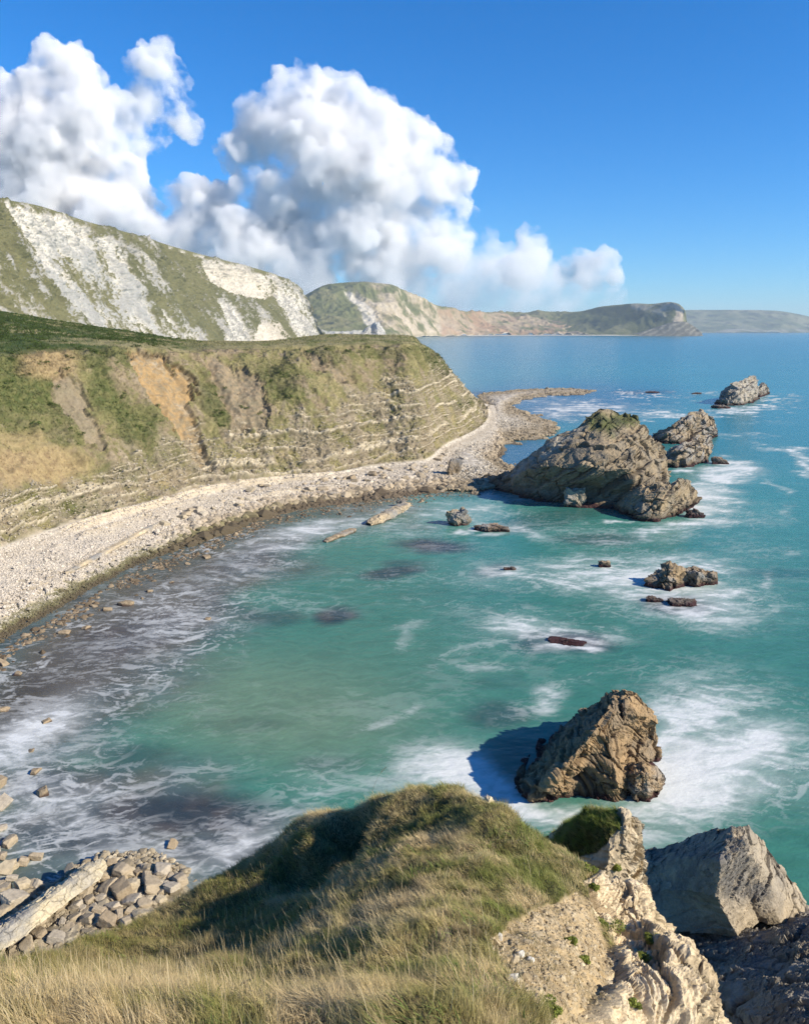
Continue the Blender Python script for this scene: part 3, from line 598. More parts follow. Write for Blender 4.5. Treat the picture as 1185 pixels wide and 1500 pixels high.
cols=[[(930,456,9500),(930,468,9000),(930,478,8600),(930,487.2,8200)],[(1010,454,9500),(1010,468,9000),(1010,478,8600),(1010,487.2,8200)],[(1070,454,9500),(1070,468,9000),(1070,478,8600),(1070,487.2,8200)],
 [(1130,455,9500),(1130,466,9000),(1135,478,8600),(1135,487,8300)],[(1165,460,9600),(1165,469,9000),(1165,479,8700),(1165,487,8400)],[(1200,466,9600),(1200,473,9200),(1200,480,8900),(1200,486.8,8500)],[(1330,474,9700),(1330,478,9400),(1330,482,9200),(1330,486.6,8900)],[(1500,482,9800),(1500,483,9600),(1500,485,9300),(1500,486.4,9000)]]
far_loft('distant_downs',cols,1500,[8,30,40,30],[50,40,40,30,30,40,40],paint_vfar,16,.0022)
# chalk point and its pale beach at the foot of the green hill
def chalk_point():
    C=[[W(525,496.5,-2),W(526,493,12)*1.0,D(530,486,2820),D(534,488,2900)],
       [W(540,498,-2),D(541,488,2760),D(545,474,2800),D(546,486,2900)],
       [W(552,498.2,-2),D(553,488,2740),D(554,471,2790),D(556,486,2900)],
       [W(562,498,-2),D(562,491,2760),D(562,482,2800),D(562,488,2900)],
       [W(569,497.5,-2),D(568,494,2780),D(567,492,2800),D(566,492,2900)]]
    V,Fc,P,cr,led=loft_rock(C,60,70,seed=5.,th=6,amp=2.0,blk=10,big=2.5,smooth=.3)
    c=mix((.50,.48,.43),(.34,.33,.29),ss(fbm(P,4,s=.08,off=3),-.2,.4)); return V,Fc,c
V,Fc,c=chalk_point(); o=mesh_obj('chalk_headland',V,Fc,M_chalk,c)
tag(o,kind='structure')
def far_beach():
    line=[(440,499.5,503),(480,496.5,500),(520,494.3,498.5),(560,493.5,497),(600,492,493.8),(660,491.2,492.8),(740,490.8,492.3),(840,490.5,492),(935,490.3,491.8)]
    C=[[W(x,a,4),W(x,(a+b)/2,2),W(x,b,-.6)] for x,a,b in line]
    C=np.array(C).transpose(1,0,2); Gd=loft(C,[6,6],[12]*8,True); P=Gd.reshape(-1,3)
    c=mix((.60,.56,.48),(.66,.63,.56),ss(fbm(P,3,s=.02),-.2,.2)); o=mesh_obj('far_beach',P,gridf(*Gd.shape[:2]),M_far,c); tag(o,kind='structure')
far_beach(); log('far')
# ================================================================== SEA STACKS
def with_back(front,off=(0,4),zb=-1.5):
    out=[]
    for c in front:
        l=c[-1].copy(); a=l.copy(); a[0]+=off[0]*.4; a[1]+=off[1]*.4; a[2]=l[2]*.55+zb*.45; b=l.copy(); b[0]+=off[0]; b[1]+=off[1]; b[2]=zb; out.append(c+[a,b])
    return out
def zc(pts): return [W(*p) for p in pts]
def dc(base,pts):
    b=W(base[0],base[1],-1.0); return [b]+[D(x,y,b[1]+dy) for x,y,dy in pts]
# --- the big sloping rock in the middle
B=[dc((684,706),[(685,704,.4),(686,702,1),(687,700,2)]),
   dc((725,724),[(728,714,-.5),(732,702,.3),(736,690,4)]),
   dc((778,742),[(785,716,1.2),(790,684,-1.0),(796,651,8)]),
   dc((825,750),[(838,722,2.2),(846,680,-1.8),(842,622,12)]),
   dc((866,754),[(880,724,2.6),(888,688,-2.2),(878,596,15)]),
   dc((905,756),[(922,720,1.6),(928,684,-.8),(912,603,17)]),
   dc((940,757),[(955,712,.5),(950,664,8),(934,609,18)]),
   dc((955,750),[(964,708,.8),(963,668,7),(946,634,16)]),
   dc((966,742),[(974,706,1),(970,672,6),(960,645,13)]),
   dc((985,722),[(984,706,3),(978,690,7),(970,668,13)])]
V1,F1,P1,c1,l1=loft_rock(with_back(B,(4,8)),400,520,b=(-.5,.25,.83),th=2.0,amp=.34,blk=3.0,big=.42,seed=1.,lw=2.3,pit=.7)
px,py=proj(P1)
C1=rock_col(P1,c1,l1,base=(.33,.26,.165),grey=(.20,.175,.135),seed=1.,wet=.8)
n4=fbm(P1,4,s=.5,off=7); gm=np.maximum(ell(px+10*n4,py+6*n4,880,618,26,16,20,.4),ell(px+10*n4,py+6*n4,915,612,26,12,0,.4))
C1=mix(C1,mix((.09,.11,.03),(.05,.06,.02),ss(n4,-.2,.3)),gm*.85)
C1=mix(C1,(.50,.46,.37),ss(sdpoly(px,py,[(735,690),(800,650),(850,618),(862,622),(800,672),(745,704)]),-4,3)*ss(n4,-.3,.2)*.6)
B2=[dc((893,752),[(893,745,.3),(895,738,1.2),(898,733,3)]),dc((915,764),[(912,745,.4),(915,728,2),(922,716,5)]),
    dc((942,772),[(938,748,.2),(945,722,2),(958,706,5.5)]),dc((970,773),[(966,745,.2),(975,718,2),(985,704,6)]),
    dc((1000,763),[(998,738,.5),(1004,716,2.5),(1004,705,6)]),dc((1017,750),[(1016,738,1),(1016,722,3),(1013,712,6)]),dc((1022,738),[(1021,734,2),(1019,727,4),(1016,722,6)])]
V2,F2,P2_,c2,l2=loft_rock(with_back(B2,(1,5)),240,280,b=(-.6,.2,.78),th=1.1,amp=.30,blk=2.0,big=.4,seed=4.,lw=1.7,pit=.5)
C2=rock_col(P2_,c2,l2,base=(.34,.265,.165),grey=(.25,.22,.17),seed=4.,wet=.7)
Va,Fa,Ca=join([(V1,F1,C1),(V2,F2,C2)])
big_rock=mesh_obj('sea_stack',Va,Fa,M_rock,Ca); tag(big_rock,'largest sloping sea stack, grass tufts on its peak, dark slope running down to the shingle','sea stack')
# --- the tilted slab stack behind it
def slab_stack(name,cols_list,label,seed,nr=180,nc=200,th=1.3,back=(2,5),base=(.36,.28,.18),wet=.9,b=(-.5,.25,.83),**kw):
    e=bpy.data.objects.new(name,None); COL.objects.link(e); tag(e,label,'sea stack')
    for i,cl in enumerate(cols_list):
        V,Fc,P,cr,l=loft_rock(with_back(cl,back),nr,nc,b=b,th=th,seed=seed+i*3.,**kw); c=rock_col(P,cr,l,base=base,seed=seed+i,wet=wet)
        if i==0: e.location=(float(V[:,0].mean()),float(V[:,1].mean()),0)
        o=mesh_obj('rock_slab',V-np.array(e.location[:]),Fc,M_rock,c,parent=e)
    return e
S1=[dc((968,690),[(966,680,.5),(967,672,2),(970,664,4)]),dc((992,693),[(990,676,.4),(995,660,3),(1003,648,6)]),dc((1015,690),[(1013,670,.5),(1018,650,3),(1024,637,7)]),
    dc((1034,684),[(1034,664,.5),(1038,648,3),(1038,634,7)]),dc((1045,682),[(1043,668,1),(1042,655,3),(1040,645,6)])]
S2=[dc((950,650),[(950,645,1),(952,638,3),(956,634,5)]),dc((975,656),[(972,645,1),(978,632,3),(985,620,7)]),dc((1000,656),[(998,640,1),(1003,622,4),(1012,603,9)]),
    dc((1028,650),[(1025,635,1),(1028,618,4),(1028,602,9)]),dc((1046,648),[(1045,638,1),(1045,625,3),(1042,611,7)]),dc((1052,644),[(1050,640,1),(1049,634,3),(1047,627,6)])]
slab_stack('sea_stack',[S1,S2],'tan tilted sea stack of stepped slabs just behind the largest stack',11.,th=1.6,amp=.42,blk=2.4,big=.5,lw=2.2,pit=.4)
S3=[dc((1048,595),[(1049,590,1),(1052,582,3),(1056,575,5)]),dc((1065,598),[(1065,586,1),(1066,574,4),(1072,562,9)]),dc((1085,598),[(1085,584,1),(1086,568,4),(1090,555,10)]),
    dc((1102,594),[(1102,580,1),(1104,564,4),(1103,549,10)]),dc((1112,588),[(1110,578,1),(1109,570,4),(1106,560,9)])]
S4=[dc((1104,586),[(1105,582,2),(1106,574,4),(1108,566,7)]),dc((1114,585),[(1114,578,2),(1115,568,4),(1115,561,7)]),dc((1123,582),[(1122,576,2),(1122,570,4),(1121,563,7)]),dc((1128,580),[(1127,577,2),(1126,574,3),(1125,572,5)])]
slab_stack('sea_stack',[S3,S4],'farthest sea stack, small pale double rock standing alone in open water at right',21.,nr=110,nc=110,th=1.8,amp=.5,blk=3,big=.7,base=(.42,.37,.29),lw=2.0,pit=.4)
log('stacks')
# --- near stack below the headland
NB=[zc([(752,1163,-.6),(754,1152,.2),(757,1142,.5),(757,1128,.4),(762,1118,0)]),
    zc([(772,1178,-.6),(776,1165,.8),(786,1150,1.4),(784,1128,.9),(776,1104,-.3)]),
    zc([(795,1181,-.6),(797,1162,1.1),(808,1140,2.4),(800,1112,1.2),(792,1088,-.2)]),
    zc([(818,1184,-.6),(822,1158,1.2),(832,1116,3.4),(822,1090,1.9),(814,1072,.2)]),
    zc([(846,1172,-.6),(848,1148,1.0),(855,1092,4.3),(848,1070,2.8),(840,1052,.8)]),
    zc([(880,1184,-.6),(876,1150,1.2),(878,1062,5.2),(876,1044,4.0),(868,1032,2.4)]),
    zc([(908,1186,-.6),(896,1146,1.6),(898,1036,6.0),(900,1024,5.6),(896,1016,4.6)]),
    zc([(936,1180,-.6),(916,1140,1.5),(908,1088,3.6),(914,1045,5.2),(918,1009,6.1)]),
    zc([(938,1150,-.6),(932,1118,1.1),(930,1085,2.8),(934,1048,4.8),(932,1012,5.9)]),
    zc([(957,1125,-.6),(956,1104,1.2),(960,1080,2.6),(955,1050,4.3),(944,1025,5.2)]),
    zc([(966,1108,-.6),(965,1100,.5),(964,1088,1.2),(962,1072,2.2),(956,1050,3.6)])]
V1,F1,P1,c1,l1=loft_rock(with_back(NB,(1.0,2.2)),480,520,b=(.80,-.25,.5),th=.6,amp=.17,blk=1.25,big=.45,seed=31.,smooth=.25,pit=.75,lw=1.2)
C1=rock_col(P1,c1,l1,base=(.37,.255,.135),grey=(.25,.195,.13),seed=31.,wet=.42)
o=mesh_obj('sea_stack',V1,F1,M_rockn,C1); tag(o,'jagged brown sea stack nearest the camera, wrapped in white foam below the grassy headland','sea stack')
NB2=[zc([(915,1160,-.5),(915,1145,.8),(916,1130,1.5),(919,1117,1.8)]),zc([(932,1178,-.5),(930,1160,1.0),(930,1135,2.0),(932,1115,2.2)]),zc([(950,1180,-.5),(948,1160,.9),(948,1135,2.1),(948,1116,2.3)]),
     zc([(966,1168,-.5),(964,1152,.7),(964,1138,1.6),(962,1122,2.0)]),zc([(975,1150,-.5),(973,1145,.3),(972,1138,.8),(970,1132,1.2)])]
V,Fc,P,cr,l=loft_rock(with_back(NB2,(.4,1.0)),180,180,b=(.80,-.25,.5),th=.5,amp=.11,blk=.7,big=.18,seed=35.,smooth=.2)
o=mesh_obj('sea_rock',V,Fc,M_rockn,rock_col(P,cr,l,base=(.42,.30,.165),seed=35.,wet=.3)); tag(o,'small angular brown rock tucked against the right foot of the nearest sea stack','rock')
# --- big pale block and the dark platform under it, lower right
CB=[zc([(905,1385,.5),(908,1330,1.5),(905,1285,2.6),(912,1262,2.8)]),
    zc([(985,1364,1.6),(965,1305,3.2),(970,1262,4.2),(978,1236,4.2)]),
    zc([(1035,1368,1.8),(1010,1305,4.2),(1018,1256,5.6),(1028,1222,5.6)]),
    zc([(1083,1376,1.8),(1048,1314,5.2),(1056,1262,7.1),(1068,1211,7.0)]),
    zc([(1112,1352,1.8),(1086,1292,5.0),(1090,1250,6.6),(1092,1208,7.0)]),
    zc([(1148,1362,1.4),(1126,1310,3.6),(1120,1272,5.0),(1112,1226,5.8)]),
    zc([(1182,1352,.8),(1170,1328,1.8),(1156,1300,2.6),(1138,1262,3.6)]),
    zc([(1192,1345,-.5),(1188,1338,.0),(1180,1322,.6),(1165,1295,1.0)])]
V,Fc,P,cr,l=loft_rock(with_back(CB,(.2,2.2)),420,460,b=(-.55,.1,.8),th=1.1,amp=.085,blk=2.0,big=.26,seed=41.,smooth=.1,lw=1.1)
px,py=proj(P); n4=fbm(P,5,s=1.5,off=7); pit=fbm(P,6,s=2.6,off=4,g=.72); tm=ss(px-.45*(py-1210),1100,1065)*ss(py,1335,1300); c=rock_col(P,cr,l,base=(.44,.365,.255),grey=(.31,.27,.21),seed=41.,wet=.05,red=False); c=mix(c,(.17,.165,.155),tm*ss(fbm(P,4,s=1.2,off=8),-.45,.15)*.8); c=mix(c,(.40,.36,.29),tm*ss(pit,.12,.35)*.8)  # shade of the top-left facet painted in as dark grey, with sunlit specks
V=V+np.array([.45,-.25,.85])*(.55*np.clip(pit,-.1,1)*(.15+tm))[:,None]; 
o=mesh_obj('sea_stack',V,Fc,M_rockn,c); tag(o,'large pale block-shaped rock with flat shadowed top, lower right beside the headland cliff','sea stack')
PL=[zc([(900,1680,-.8),(915,1560,.3),(930,1460,.5),(945,1400,.2),(960,1350,-.5),(968,1330,-1)]),
    zc([(985,1650,.2),(985,1540,1.0),(985,1440,1.0),(985,1385,.8),(992,1348,.2),(1000,1325,-1)]),
    zc([(1040,1640,1.6),(1045,1540,2.4),(1045,1450,2.2),(1045,1400,1.9),(1050,1355,1.2),(1055,1330,-1)]),
    zc([(1100,1640,3.0),(1105,1540,3.8),(1100,1490,4.1),(1102,1420,3.2),(1105,1372,2.4),(1110,1335,-1)]),
    zc([(1160,1640,4.2),(1160,1540,4.9),(1152,1470,5.2),(1150,1410,4.0),(1150,1362,3.0),(1155,1330,-1)]),
    zc([(1240,1640,5.8),(1240,1540,6.2),(1240,1460,6.0),(1230,1400,5.0),(1225,1350,4.0),(1220,1325,-1)]),
    zc([(1340,1640,2.8),(1340,1540,2.8),(1340,1460,2.0),(1330,1400,1.0),(1320,1350,0),(1310,1320,-2)])]
V,Fc,P,cr,l=loft_rock(PL,460,460,b=(-.55,.15,.8),th=.9,amp=.12,blk=1.6,big=.30,seed=47.,smooth=.3)
pit=fbm(P,6,s=2.4,off=4,g=.72); msk=ss(fbm(P,3,s=.5,off=14),-.25,.2); V=V+np.array([.3,-.2,.95])*(.65*np.clip(pit,-.1,1)*msk)[:,None]
c=rock_col(P,cr,l,base=(.27,.24,.19),grey=(.17,.165,.155),seed=47.,wet=.05,red=False)
c=mix(c,(.46,.41,.32),ss(pit,.1,.4)*msk*.6)  # raised pits painted paler, as if catching the sun
o=mesh_obj('rock_ledge',V,Fc,M_rockn,c); tag(o,'dark pitted rock ledge under the pale block, bottom right corner','rock ledge')
log('near rocks')
# ================================================================== SMALLER ROCKS
def blob_rock(name,label,px,py,wpx,hz,depth=1.0,rot=0,seed=1,tilt=0,base=(.38,.30,.19),wet=.35,sub=6,z=-.25,th=.5,group=None,red=True,cat='rock'):
    c=W(px,py,0.0); sl=np.linalg.norm(c-np.array([0,0,H])); w_=wpx/F*sl/2
    V,Fc=poly_rock(seed,sub,9,(w_,w_*depth,hz),.08)
    a=math.radians(tilt); R1=np.array([[math.cos(a),0,math.sin(a)],[0,1,0],[-math.sin(a),0,math.cos(a)]])
    a=math.radians(rot); R2=np.array([[math.cos(a),-math.sin(a),0],[math.sin(a),math.cos(a),0],[0,0,1]])
    V=V@R1.T@R2.T; nn=V/np.linalg.norm(V,axis=1)[:,None]
    sc_=max(.25,min(w_,hz*1.5)); d,cr,led,fr=rock_disp(V,b=(.5,-.2,.8),th=.35*sc_,amp=.10*sc_,blk=.6*sc_,big=.16*sc_,seed=float(seed)); V=V+nn*d[:,None]
    Pw=V+np.array([0,0,z+hz*.35]); cc=rock_col(Pw,cr,led,base=base,seed=float(seed),wet=wet,red=red)
    o=mesh_obj(name,V,Fc,M_rock,cc); o.location=(c[0],c[1],z+hz*.35); tag(o,label,cat,group); return o
blob_rock('sea_rock','upright tan rock in shallow water off the beach end',672,768,34,2.2,.7,20,3,-12,(.42,.33,.20))
blob_rock('sea_rock','low rock with reddish weed and foam beside the upright tan rock off the beach end',722,776,54,.9,.55,0,5,0,(.30,.21,.13),wet=.4)
blob_rock('sea_rock','left one of the pair of jagged brown rocks in the foam',975,858,64,1.9,.75,35,8,-24,(.34,.25,.14),wet=.6)
blob_rock('sea_rock','right one of the pair of jagged brown rocks, red weed at its foot',1022,853,58,1.5,.7,20,9,14,(.28,.21,.13),wet=.7)
blob_rock('sea_rock','low purple-brown rock awash just below the pair of jagged rocks',998,884,52,.7,.6,0,12,0,(.16,.12,.12),wet=.5)
blob_rock('sea_rock','smallest dark rock awash just below the pair of jagged rocks',958,880,26,.55,.6,0,13,0,(.16,.12,.12),wet=.5)
blob_rock('sea_rock','dark rock awash between the nearest stack and the jagged pair',832,940,66,.36,.5,-5,14,0,(.16,.13,.14),wet=.5)
blob_rock('sea_rock','small tan rock top poking from foam left of the jagged pair',884,830,20,.9,.6,0,15,0,(.36,.28,.18),wet=.35)
blob_rock('sea_rock','tiny dark rock tip in swirling foam below the flat weedy rock',745,834,20,.5,.6,0,16,0,(.2,.15,.13),wet=.3)
blob_rock('sea_rock','dark reddish rock at the waterline under the right lobe of the largest stack',1016,757,26,1.0,.7,0,17,0,(.2,.13,.12),wet=.9)
blob_rock('sea_rock','small pale rock nestled against the dark base of the largest stack',842,742,34,3.2,.6,0,18,0,(.46,.39,.28),wet=.5)
blob_rock('sea_rock','long low rock at the foam line right of the stepped slab stack',1052,679,24,1.3,.7,0,19,0,(.3,.22,.15),wet=.6)
blob_rock('sea_rock','thin dark reef rock breaking the water beyond the largest stack',955,575,24,.7,.4,0,20,0,(.14,.11,.1),wet=.8,sub=4)
blob_rock('sea_rock','small dark rock tip in the surf left of the farthest stack',1020,577,16,.7,.4,0,21,0,(.14,.11,.1),wet=.8,sub=4)
blob_rock('sea_rock','little dark rock at the left foot of the farthest stack',1056,598,26,1.2,.5,0,22,0,(.2,.15,.12),wet=.8,sub=4)
blob_rock('sea_rock','small round rock just right of the top of the stepped slab stack',1040,617,12,1.6,.6,0,23,0,(.25,.2,.16),wet=.8,sub=4)
blob_rock('rock_fin','upright brown fin of rock standing on the beach end by the shadowed water',664,702,20,3.4,.6,10,24,12,(.38,.29,.18),wet=.05,sub=5)
blob_rock('rock_fin','short tilted rock at the landward end of the beach ledge sloping into the water',590,742,18,1.4,.6,-30,27,-25,(.38,.29,.18),wet=.05,sub=5)
def slab(name,label,a,b,wid,th,za,zb,seed,base=(.50,.40,.26),n=(260,60),cat='rock ledge',tiltz=0.0):
    A=W(*a,za); B_=W(*b,zb); t=B_-A; t/=np.linalg.norm(t); s=np.cross(t,[0,0,1]); s/=np.linalg.norm(s); s=s*math.cos(tiltz)+np.array([0,0,1])*math.sin(tiltz)
    up=np.cross(s,t); prof=[(-1,-1),(-1,.7),(-.6,1.0),(.6,1.05),(1,.7),(1,-1)]; C=[]
    ks=np.linspace(0,1,9); r=np.random.RandomState(seed)
    for kk in ks:
        c0=A+(B_-A)*kk; w_=wid*(.75+.4*r.rand())*(1 if .05<kk<.95 else .45); hh=th*(.8+.4*r.rand())*(1 if .05<kk<.95 else .5)
        C.append([c0+s*u*w_/2+up*v*hh/2 for u,v in prof])
    V,Fc,P,cr,l=loft_rock(C,n[1]*2,n[0],b=tuple(up),th=th*.35,amp=th*.055,blk=wid*.55,big=th*.09,seed=float(seed),smooth=.15)
    o=mesh_obj(name,V,Fc,M_rock,rock_col(P,cr*.35,l,base=base,seed=float(seed),wet=.12,red=False)); tag(o,label,cat); return o
slab('rock_ledge','long tan ledge sloping off the beach into the bay, left of the upright rock',(540,768),(598,738),1.9,1.0,.2,1.5,51)
slab('rock_ledge','short sunken tan ledge tip in line with the long ledge sloping off the beach',(476,794),(520,775),1.3,.5,.05,.25,52,(.36,.28,.18))
slab('rock_ledge','long pale tilted slab of layered rock rising from lower left boulder pile',(-30,1396),(150,1266),1.5,.9,1.9,1.3,53,(.60,.52,.36),n=(420,90),tiltz=.5)
slab('rock_ledge','thin pale ledge curving across the pebble beach, nearest the viewer',(95,840),(232,766),.9,.35,1.05,1.5,54,(.56,.46,.31),tiltz=.1)
log('small rocks')
# ================================================================== FOREGROUND HEADLAND
HILL={}
def build_hill():
    def dn(p,dx,dy,z): q=p.copy(); q[0]+=dx; q[1]+=dy; q[2]=z; return q
    cols=[]   # px,(py,Y) rows: under, bottom, a, b, c, silhouette, fall1, fall2
    spec=[
     (-420,[(1850,3.0),(1560,4.0),(1520,4.8),(1490,5.6),(1478,6.4),(1470,7.0)],'L'),
     (-200,[(1850,3.2),(1540,4.6),(1500,5.4),(1470,6.2),(1455,6.8),(1448,7.4)],'L'),
     (-60,[(1850,3.4),(1520,5.0),(1480,5.7),(1455,6.4),(1440,7.0),(1434,7.6)],'L'),
     (40,[(1850,3.5),(1515,5.2),(1472,6.0),(1448,6.8),(1440,7.6),(1436,8.6)],'L'),
     (130,[(1850,3.6),(1510,5.3),(1470,6.2),(1450,7.2),(1436,9.2),(1394,12.5)],''),
     (220,[(1850,3.7),(1505,5.4),(1465,6.4),(1448,7.6),(1410,10.8),(1352,14.6)],''),
     (310,[(1850,3.8),(1500,5.4),(1462,6.4),(1440,7.8),(1380,11.6),(1296,15.8)],''),
     (400,[(1850,3.8),(1500,5.4),(1455,6.5),(1415,8.2),(1342,12.2),(1246,16.5)],''),
     (450,[(1850,3.8),(1500,5.4),(1445,6.6),(1388,8.6),(1306,12.2),(1208,16.5)],''),
     (520,[(1850,3.8),(1500,5.3),(1430,6.7),(1350,9.0),(1264,12.4),(1184,16.0)],''),
     (585,[(1850,3.8),(1500,5.2),(1415,6.8),(1325,9.2),(1240,12.4),(1172,15.4)],''),
     (650,[(1850,3.8),(1500,5.2),(1405,6.8),(1315,9.0),(1236,11.8),(1165,15.0)],''),
     (705,[(1850,3.8),(1500,5.3),(1400,6.9),(1318,8.8),(1245,11.0),(1182,13.6)],''),
     (760,[(1850,3.9),(1500,5.5),(1405,7.0),(1330,8.7),(1268,10.4),(1215,12.6)],''),
     (815,[(1850,4.4),(1500,6.0),(1415,7.3),(1345,8.8),(1290,10.2),(1246,12.0)],'r'),
     (868,[(1850,5.4),(1500,7.0),(1425,8.0),(1360,9.2),(1308,10.4),(1282,11.4)],'r'),
     (925,[(1850,6.6),(1500,8.0),(1440,8.7),(1385,9.7),(1335,10.9),(1300,12.0)],'R'),
     (985,[(1850,7.2),(1510,8.7),(1455,9.3),(1415,9.9),(1372,10.9),(1335,12.2)],'R'),
    ]
    for px,rows,k in spec:
        if px==925: pxs=[925,925,922,915,905,900]
        elif px==985: pxs=[1052,1048,1036,985,952,950]
        else: pxs=[px]*6
        pts=[D(a,r[0],r[1]) for a,r in zip(pxs,rows)]
        l=pts[-1]
        if k=='L': f=[dn(l,-.6,2.0,l[2]-5),dn(l,-1,3.5,-2)]
        elif k=='': f=[dn(l,-.8,2.2,l[2]-6),dn(l,-1.2,4.5,-2)]
        elif k=='r': f=[dn(l,.2,1.0,l[2]-3.5),dn(l,.3,2.2,-2)]
        else: f=[dn(l,.5,.8,l[2]-4),dn(l,1.2,1.8,-2)]
        cols.append(pts+f)
    last=cols[-1]; c1=[dn(p,1.0,.3,p[2]-4) for p in last]; c2=[dn(p,1.8,.5,min(-2,p[2])) for p in last]; cols+= [c1,c2]
    C=np.array(cols).transpose(1,0,2)
    rc=[14,60,80,100,110,30,16]; cc=[12,24,30,36,40,40,40,30,36,36,40,36,40,44,50,60,60,22,14]
    Gd=loft(C,rc,cc,.9); N,M,_=Gd.shape; P=Gd.reshape(-1,3).copy(); n=gnorm(Gd).reshape(-1,3)
    if n[N//2*M+M//2,2]<0: n=-n
    px,py=proj(P)
    n1=fbm(P,4,s=.35,off=3); n2=fbm(P,4,s=1.2,off=5); n3=fbm(P,5,s=3.5,off=7,g=.6)
    # bare earth scarp and limestone face
    ear=[(716,1378),(750,1340),(800,1314),(846,1300),(872,1320),(905,1400),(900,1520),(880,1700),(860,1800),(820,1800),(800,1505),(760,1450),(730,1410)]
    sdE=sdpoly(px+9*n1+6*n2,py+9*n2,ear)
    rk=[(850,1285),(905,1270),(1120,1290),(1250,1900),(860,1900),(862,1500),(895,1430),(900,1380),(872,1325)]
    sdR=sdpoly(px+14*n1,py+10*n2,rk)
    E_=ss(sdE,-3,4); R_=ss(sdR,-4,5); E_=E_*(1-R_*.7)
    bare=np.clip(E_+R_,0,1)
    f1,f2,hv=voro(P*np.array([1,1,.8]),s=5,off=3)
    dd,cr,led,fr=rock_disp(P,b=(-.45,.3,.84),th=.30,amp=.085,blk=1.0,big=.30,seed=61.,lw=1.25,pit=.6)
    d2,cr2,_,_=rock_disp(P,b=(-.45,.3,.84),th=.085,amp=.026,blk=.30,big=.05,seed=66.,lw=1.2); dd=dd+d2+.16*(ridg(P,5,s=1.3,off=6,g=.6)-.55); cr=np.maximum(cr,cr2*.8)
    d=(1-bare)*(.26*n1+.15*n2+.06*n3+.10*fbm(P,3,s=2.2,off=88))+E_*(-.12+.06*n2+.05*n3+.05*(hv-.5))+R_*dd
    d+=R_*(.12*fbm(P,4,s=.9,off=2)+.10)
    # dark hollow near the crest
    hol=ell(px,py,505,1215,42,22,-35,.5)+ell(px,py,460,1270,60,24,-30,.5)*.7
    d-=.75*hol
    V=P+n*d[:,None]
    g=mix((.085,.085,.03),(.16,.125,.06),ss(n1+n2*.5,-.3,.4))
    e=mix((.54,.41,.235),(.38,.285,.155),ss(n2+.5*n3,-.2,.4)); e=mix(e,(.55,.46,.32),ss(n3-.3*n1,.1,.5)*.7); e=mix(e,(.16,.13,.07),ss(n3+.4*n2,-.1,-.5)*.5)
    r=mix((.78,.63,.41),(.60,.47,.29),ss(n1+.6*n2,-.25,.4)); r=mix(r,(.80,.70,.53),ss(n2-.4*n3,.15,.5)*.6); r=mix(r,(.48,.33,.15),ss(fbm(P,3,s=.8,off=77),.15,.5)*.5)
    r=mix(r,(.09,.075,.05),np.clip(cr,0,1)*.55)
    c=mix(g,e,E_); c=mix(c,r,R_)
    Fq_=gridf(N,M); o=mesh_obj('grassy_headland',V,Fq_,M_soil,c,smooth=True); o.data.polygons.foreach_set('use_smooth',R_[Fq_[:,0]]<.3); tag(o,kind='structure')
    HILL.update(V=V,N=N,M=M,bare=bare,E=E_,R=R_,px=px,py=py,n=n)
build_hill(); log('hill')
# grass-topped knoll of limestone on the right edge
def build_knoll():
    K=[zc([(770,1330,14.5),(785,1285,15.5),(792,1250,16.0),(800,1232,16.0),(806,1222,15.8)]),
       zc([(815,1330,15.2),(822,1290,16.5),(828,1240,17.4),(836,1212,17.6),(842,1200,17.4)]),
       zc([(850,1340,15.5),(858,1300,16.8),(862,1250,17.9),(868,1208,18.5),(872,1190,18.4)]),
       zc([(880,1350,15.5),(886,1310,17.0),(892,1255,18.3),(898,1210,18.9),(902,1188,18.8)]),
       zc([(905,1370,14.5),(910,1320,16.5),(918,1262,17.8),(922,1215,18.9),(920,1190,18.8)]),
       zc([(945,1420,10.5),(950,1345,13.0),(945,1290,15.4),(931,1232,17.8),(929,1200,18.3)]),
       zc([(960,1480,3),(950,1390,6),(944,1320,9.5),(930,1250,14),(928,1212,16.5)])]
    K=with_back(K,(.3,1.6),8.0); K=[c+[np.array([c[-1][0]+.2,c[-1][1]+.8,-2.0])] for c in K]
    V,Fc,P,cr,l=loft_rock(K,360,360,b=(-.5,.3,.8),th=.34,amp=.085,blk=.9,big=.2,lw=1.25,pit=.6,seed=71.,smooth=.4)
    px,py=proj(P); n1=fbm(P,4,s=.6,off=3); n2=fbm(P,4,s=2,off=4); d2,cr2,_,_=rock_disp(P,b=(-.5,.3,.8),th=.09,amp=.03,blk=.3,big=.05,seed=76.,lw=1.3); V=V+np.array([.6,-.5,.4])*d2[:,None]; cr=np.maximum(cr,cr2*.8)
    n3=fbm(P,4,s=4,off=5)
    c=mix((.64,.53,.36),(.48,.39,.26),ss(n1+.5*n2,-.25,.4)); c=mix(c,(.68,.60,.46),ss(n2-.4*n3,.15,.5)*.6); c=mix(c,(.50,.34,.15),ss(fbm(P,3,s=.9,off=9),.15,.5)*.6); c=mix(c,(.09,.075,.05),np.clip(cr,0,1)*.5)
    gr=[(780,1262),(795,1236),(828,1205),(868,1184),(905,1182),(914,1192),(912,1212),(892,1228),(872,1250),(850,1256),(835,1262),(810,1268)]
    gm=ss(sdpoly(px+5*n1,py+5*n2,gr),-2,3)
    c=mix(c,(.06,.07,.02),gm)
    o=mesh_obj('limestone_outcrop',V,Fc,M_rockn,c); tag(o,'pale limestone outcrop capped with green turf at the edge of the near headland','outcrop')
    # find grid size for scatter
    HILL['kn']=(V,Fc,gm)
build_knoll()
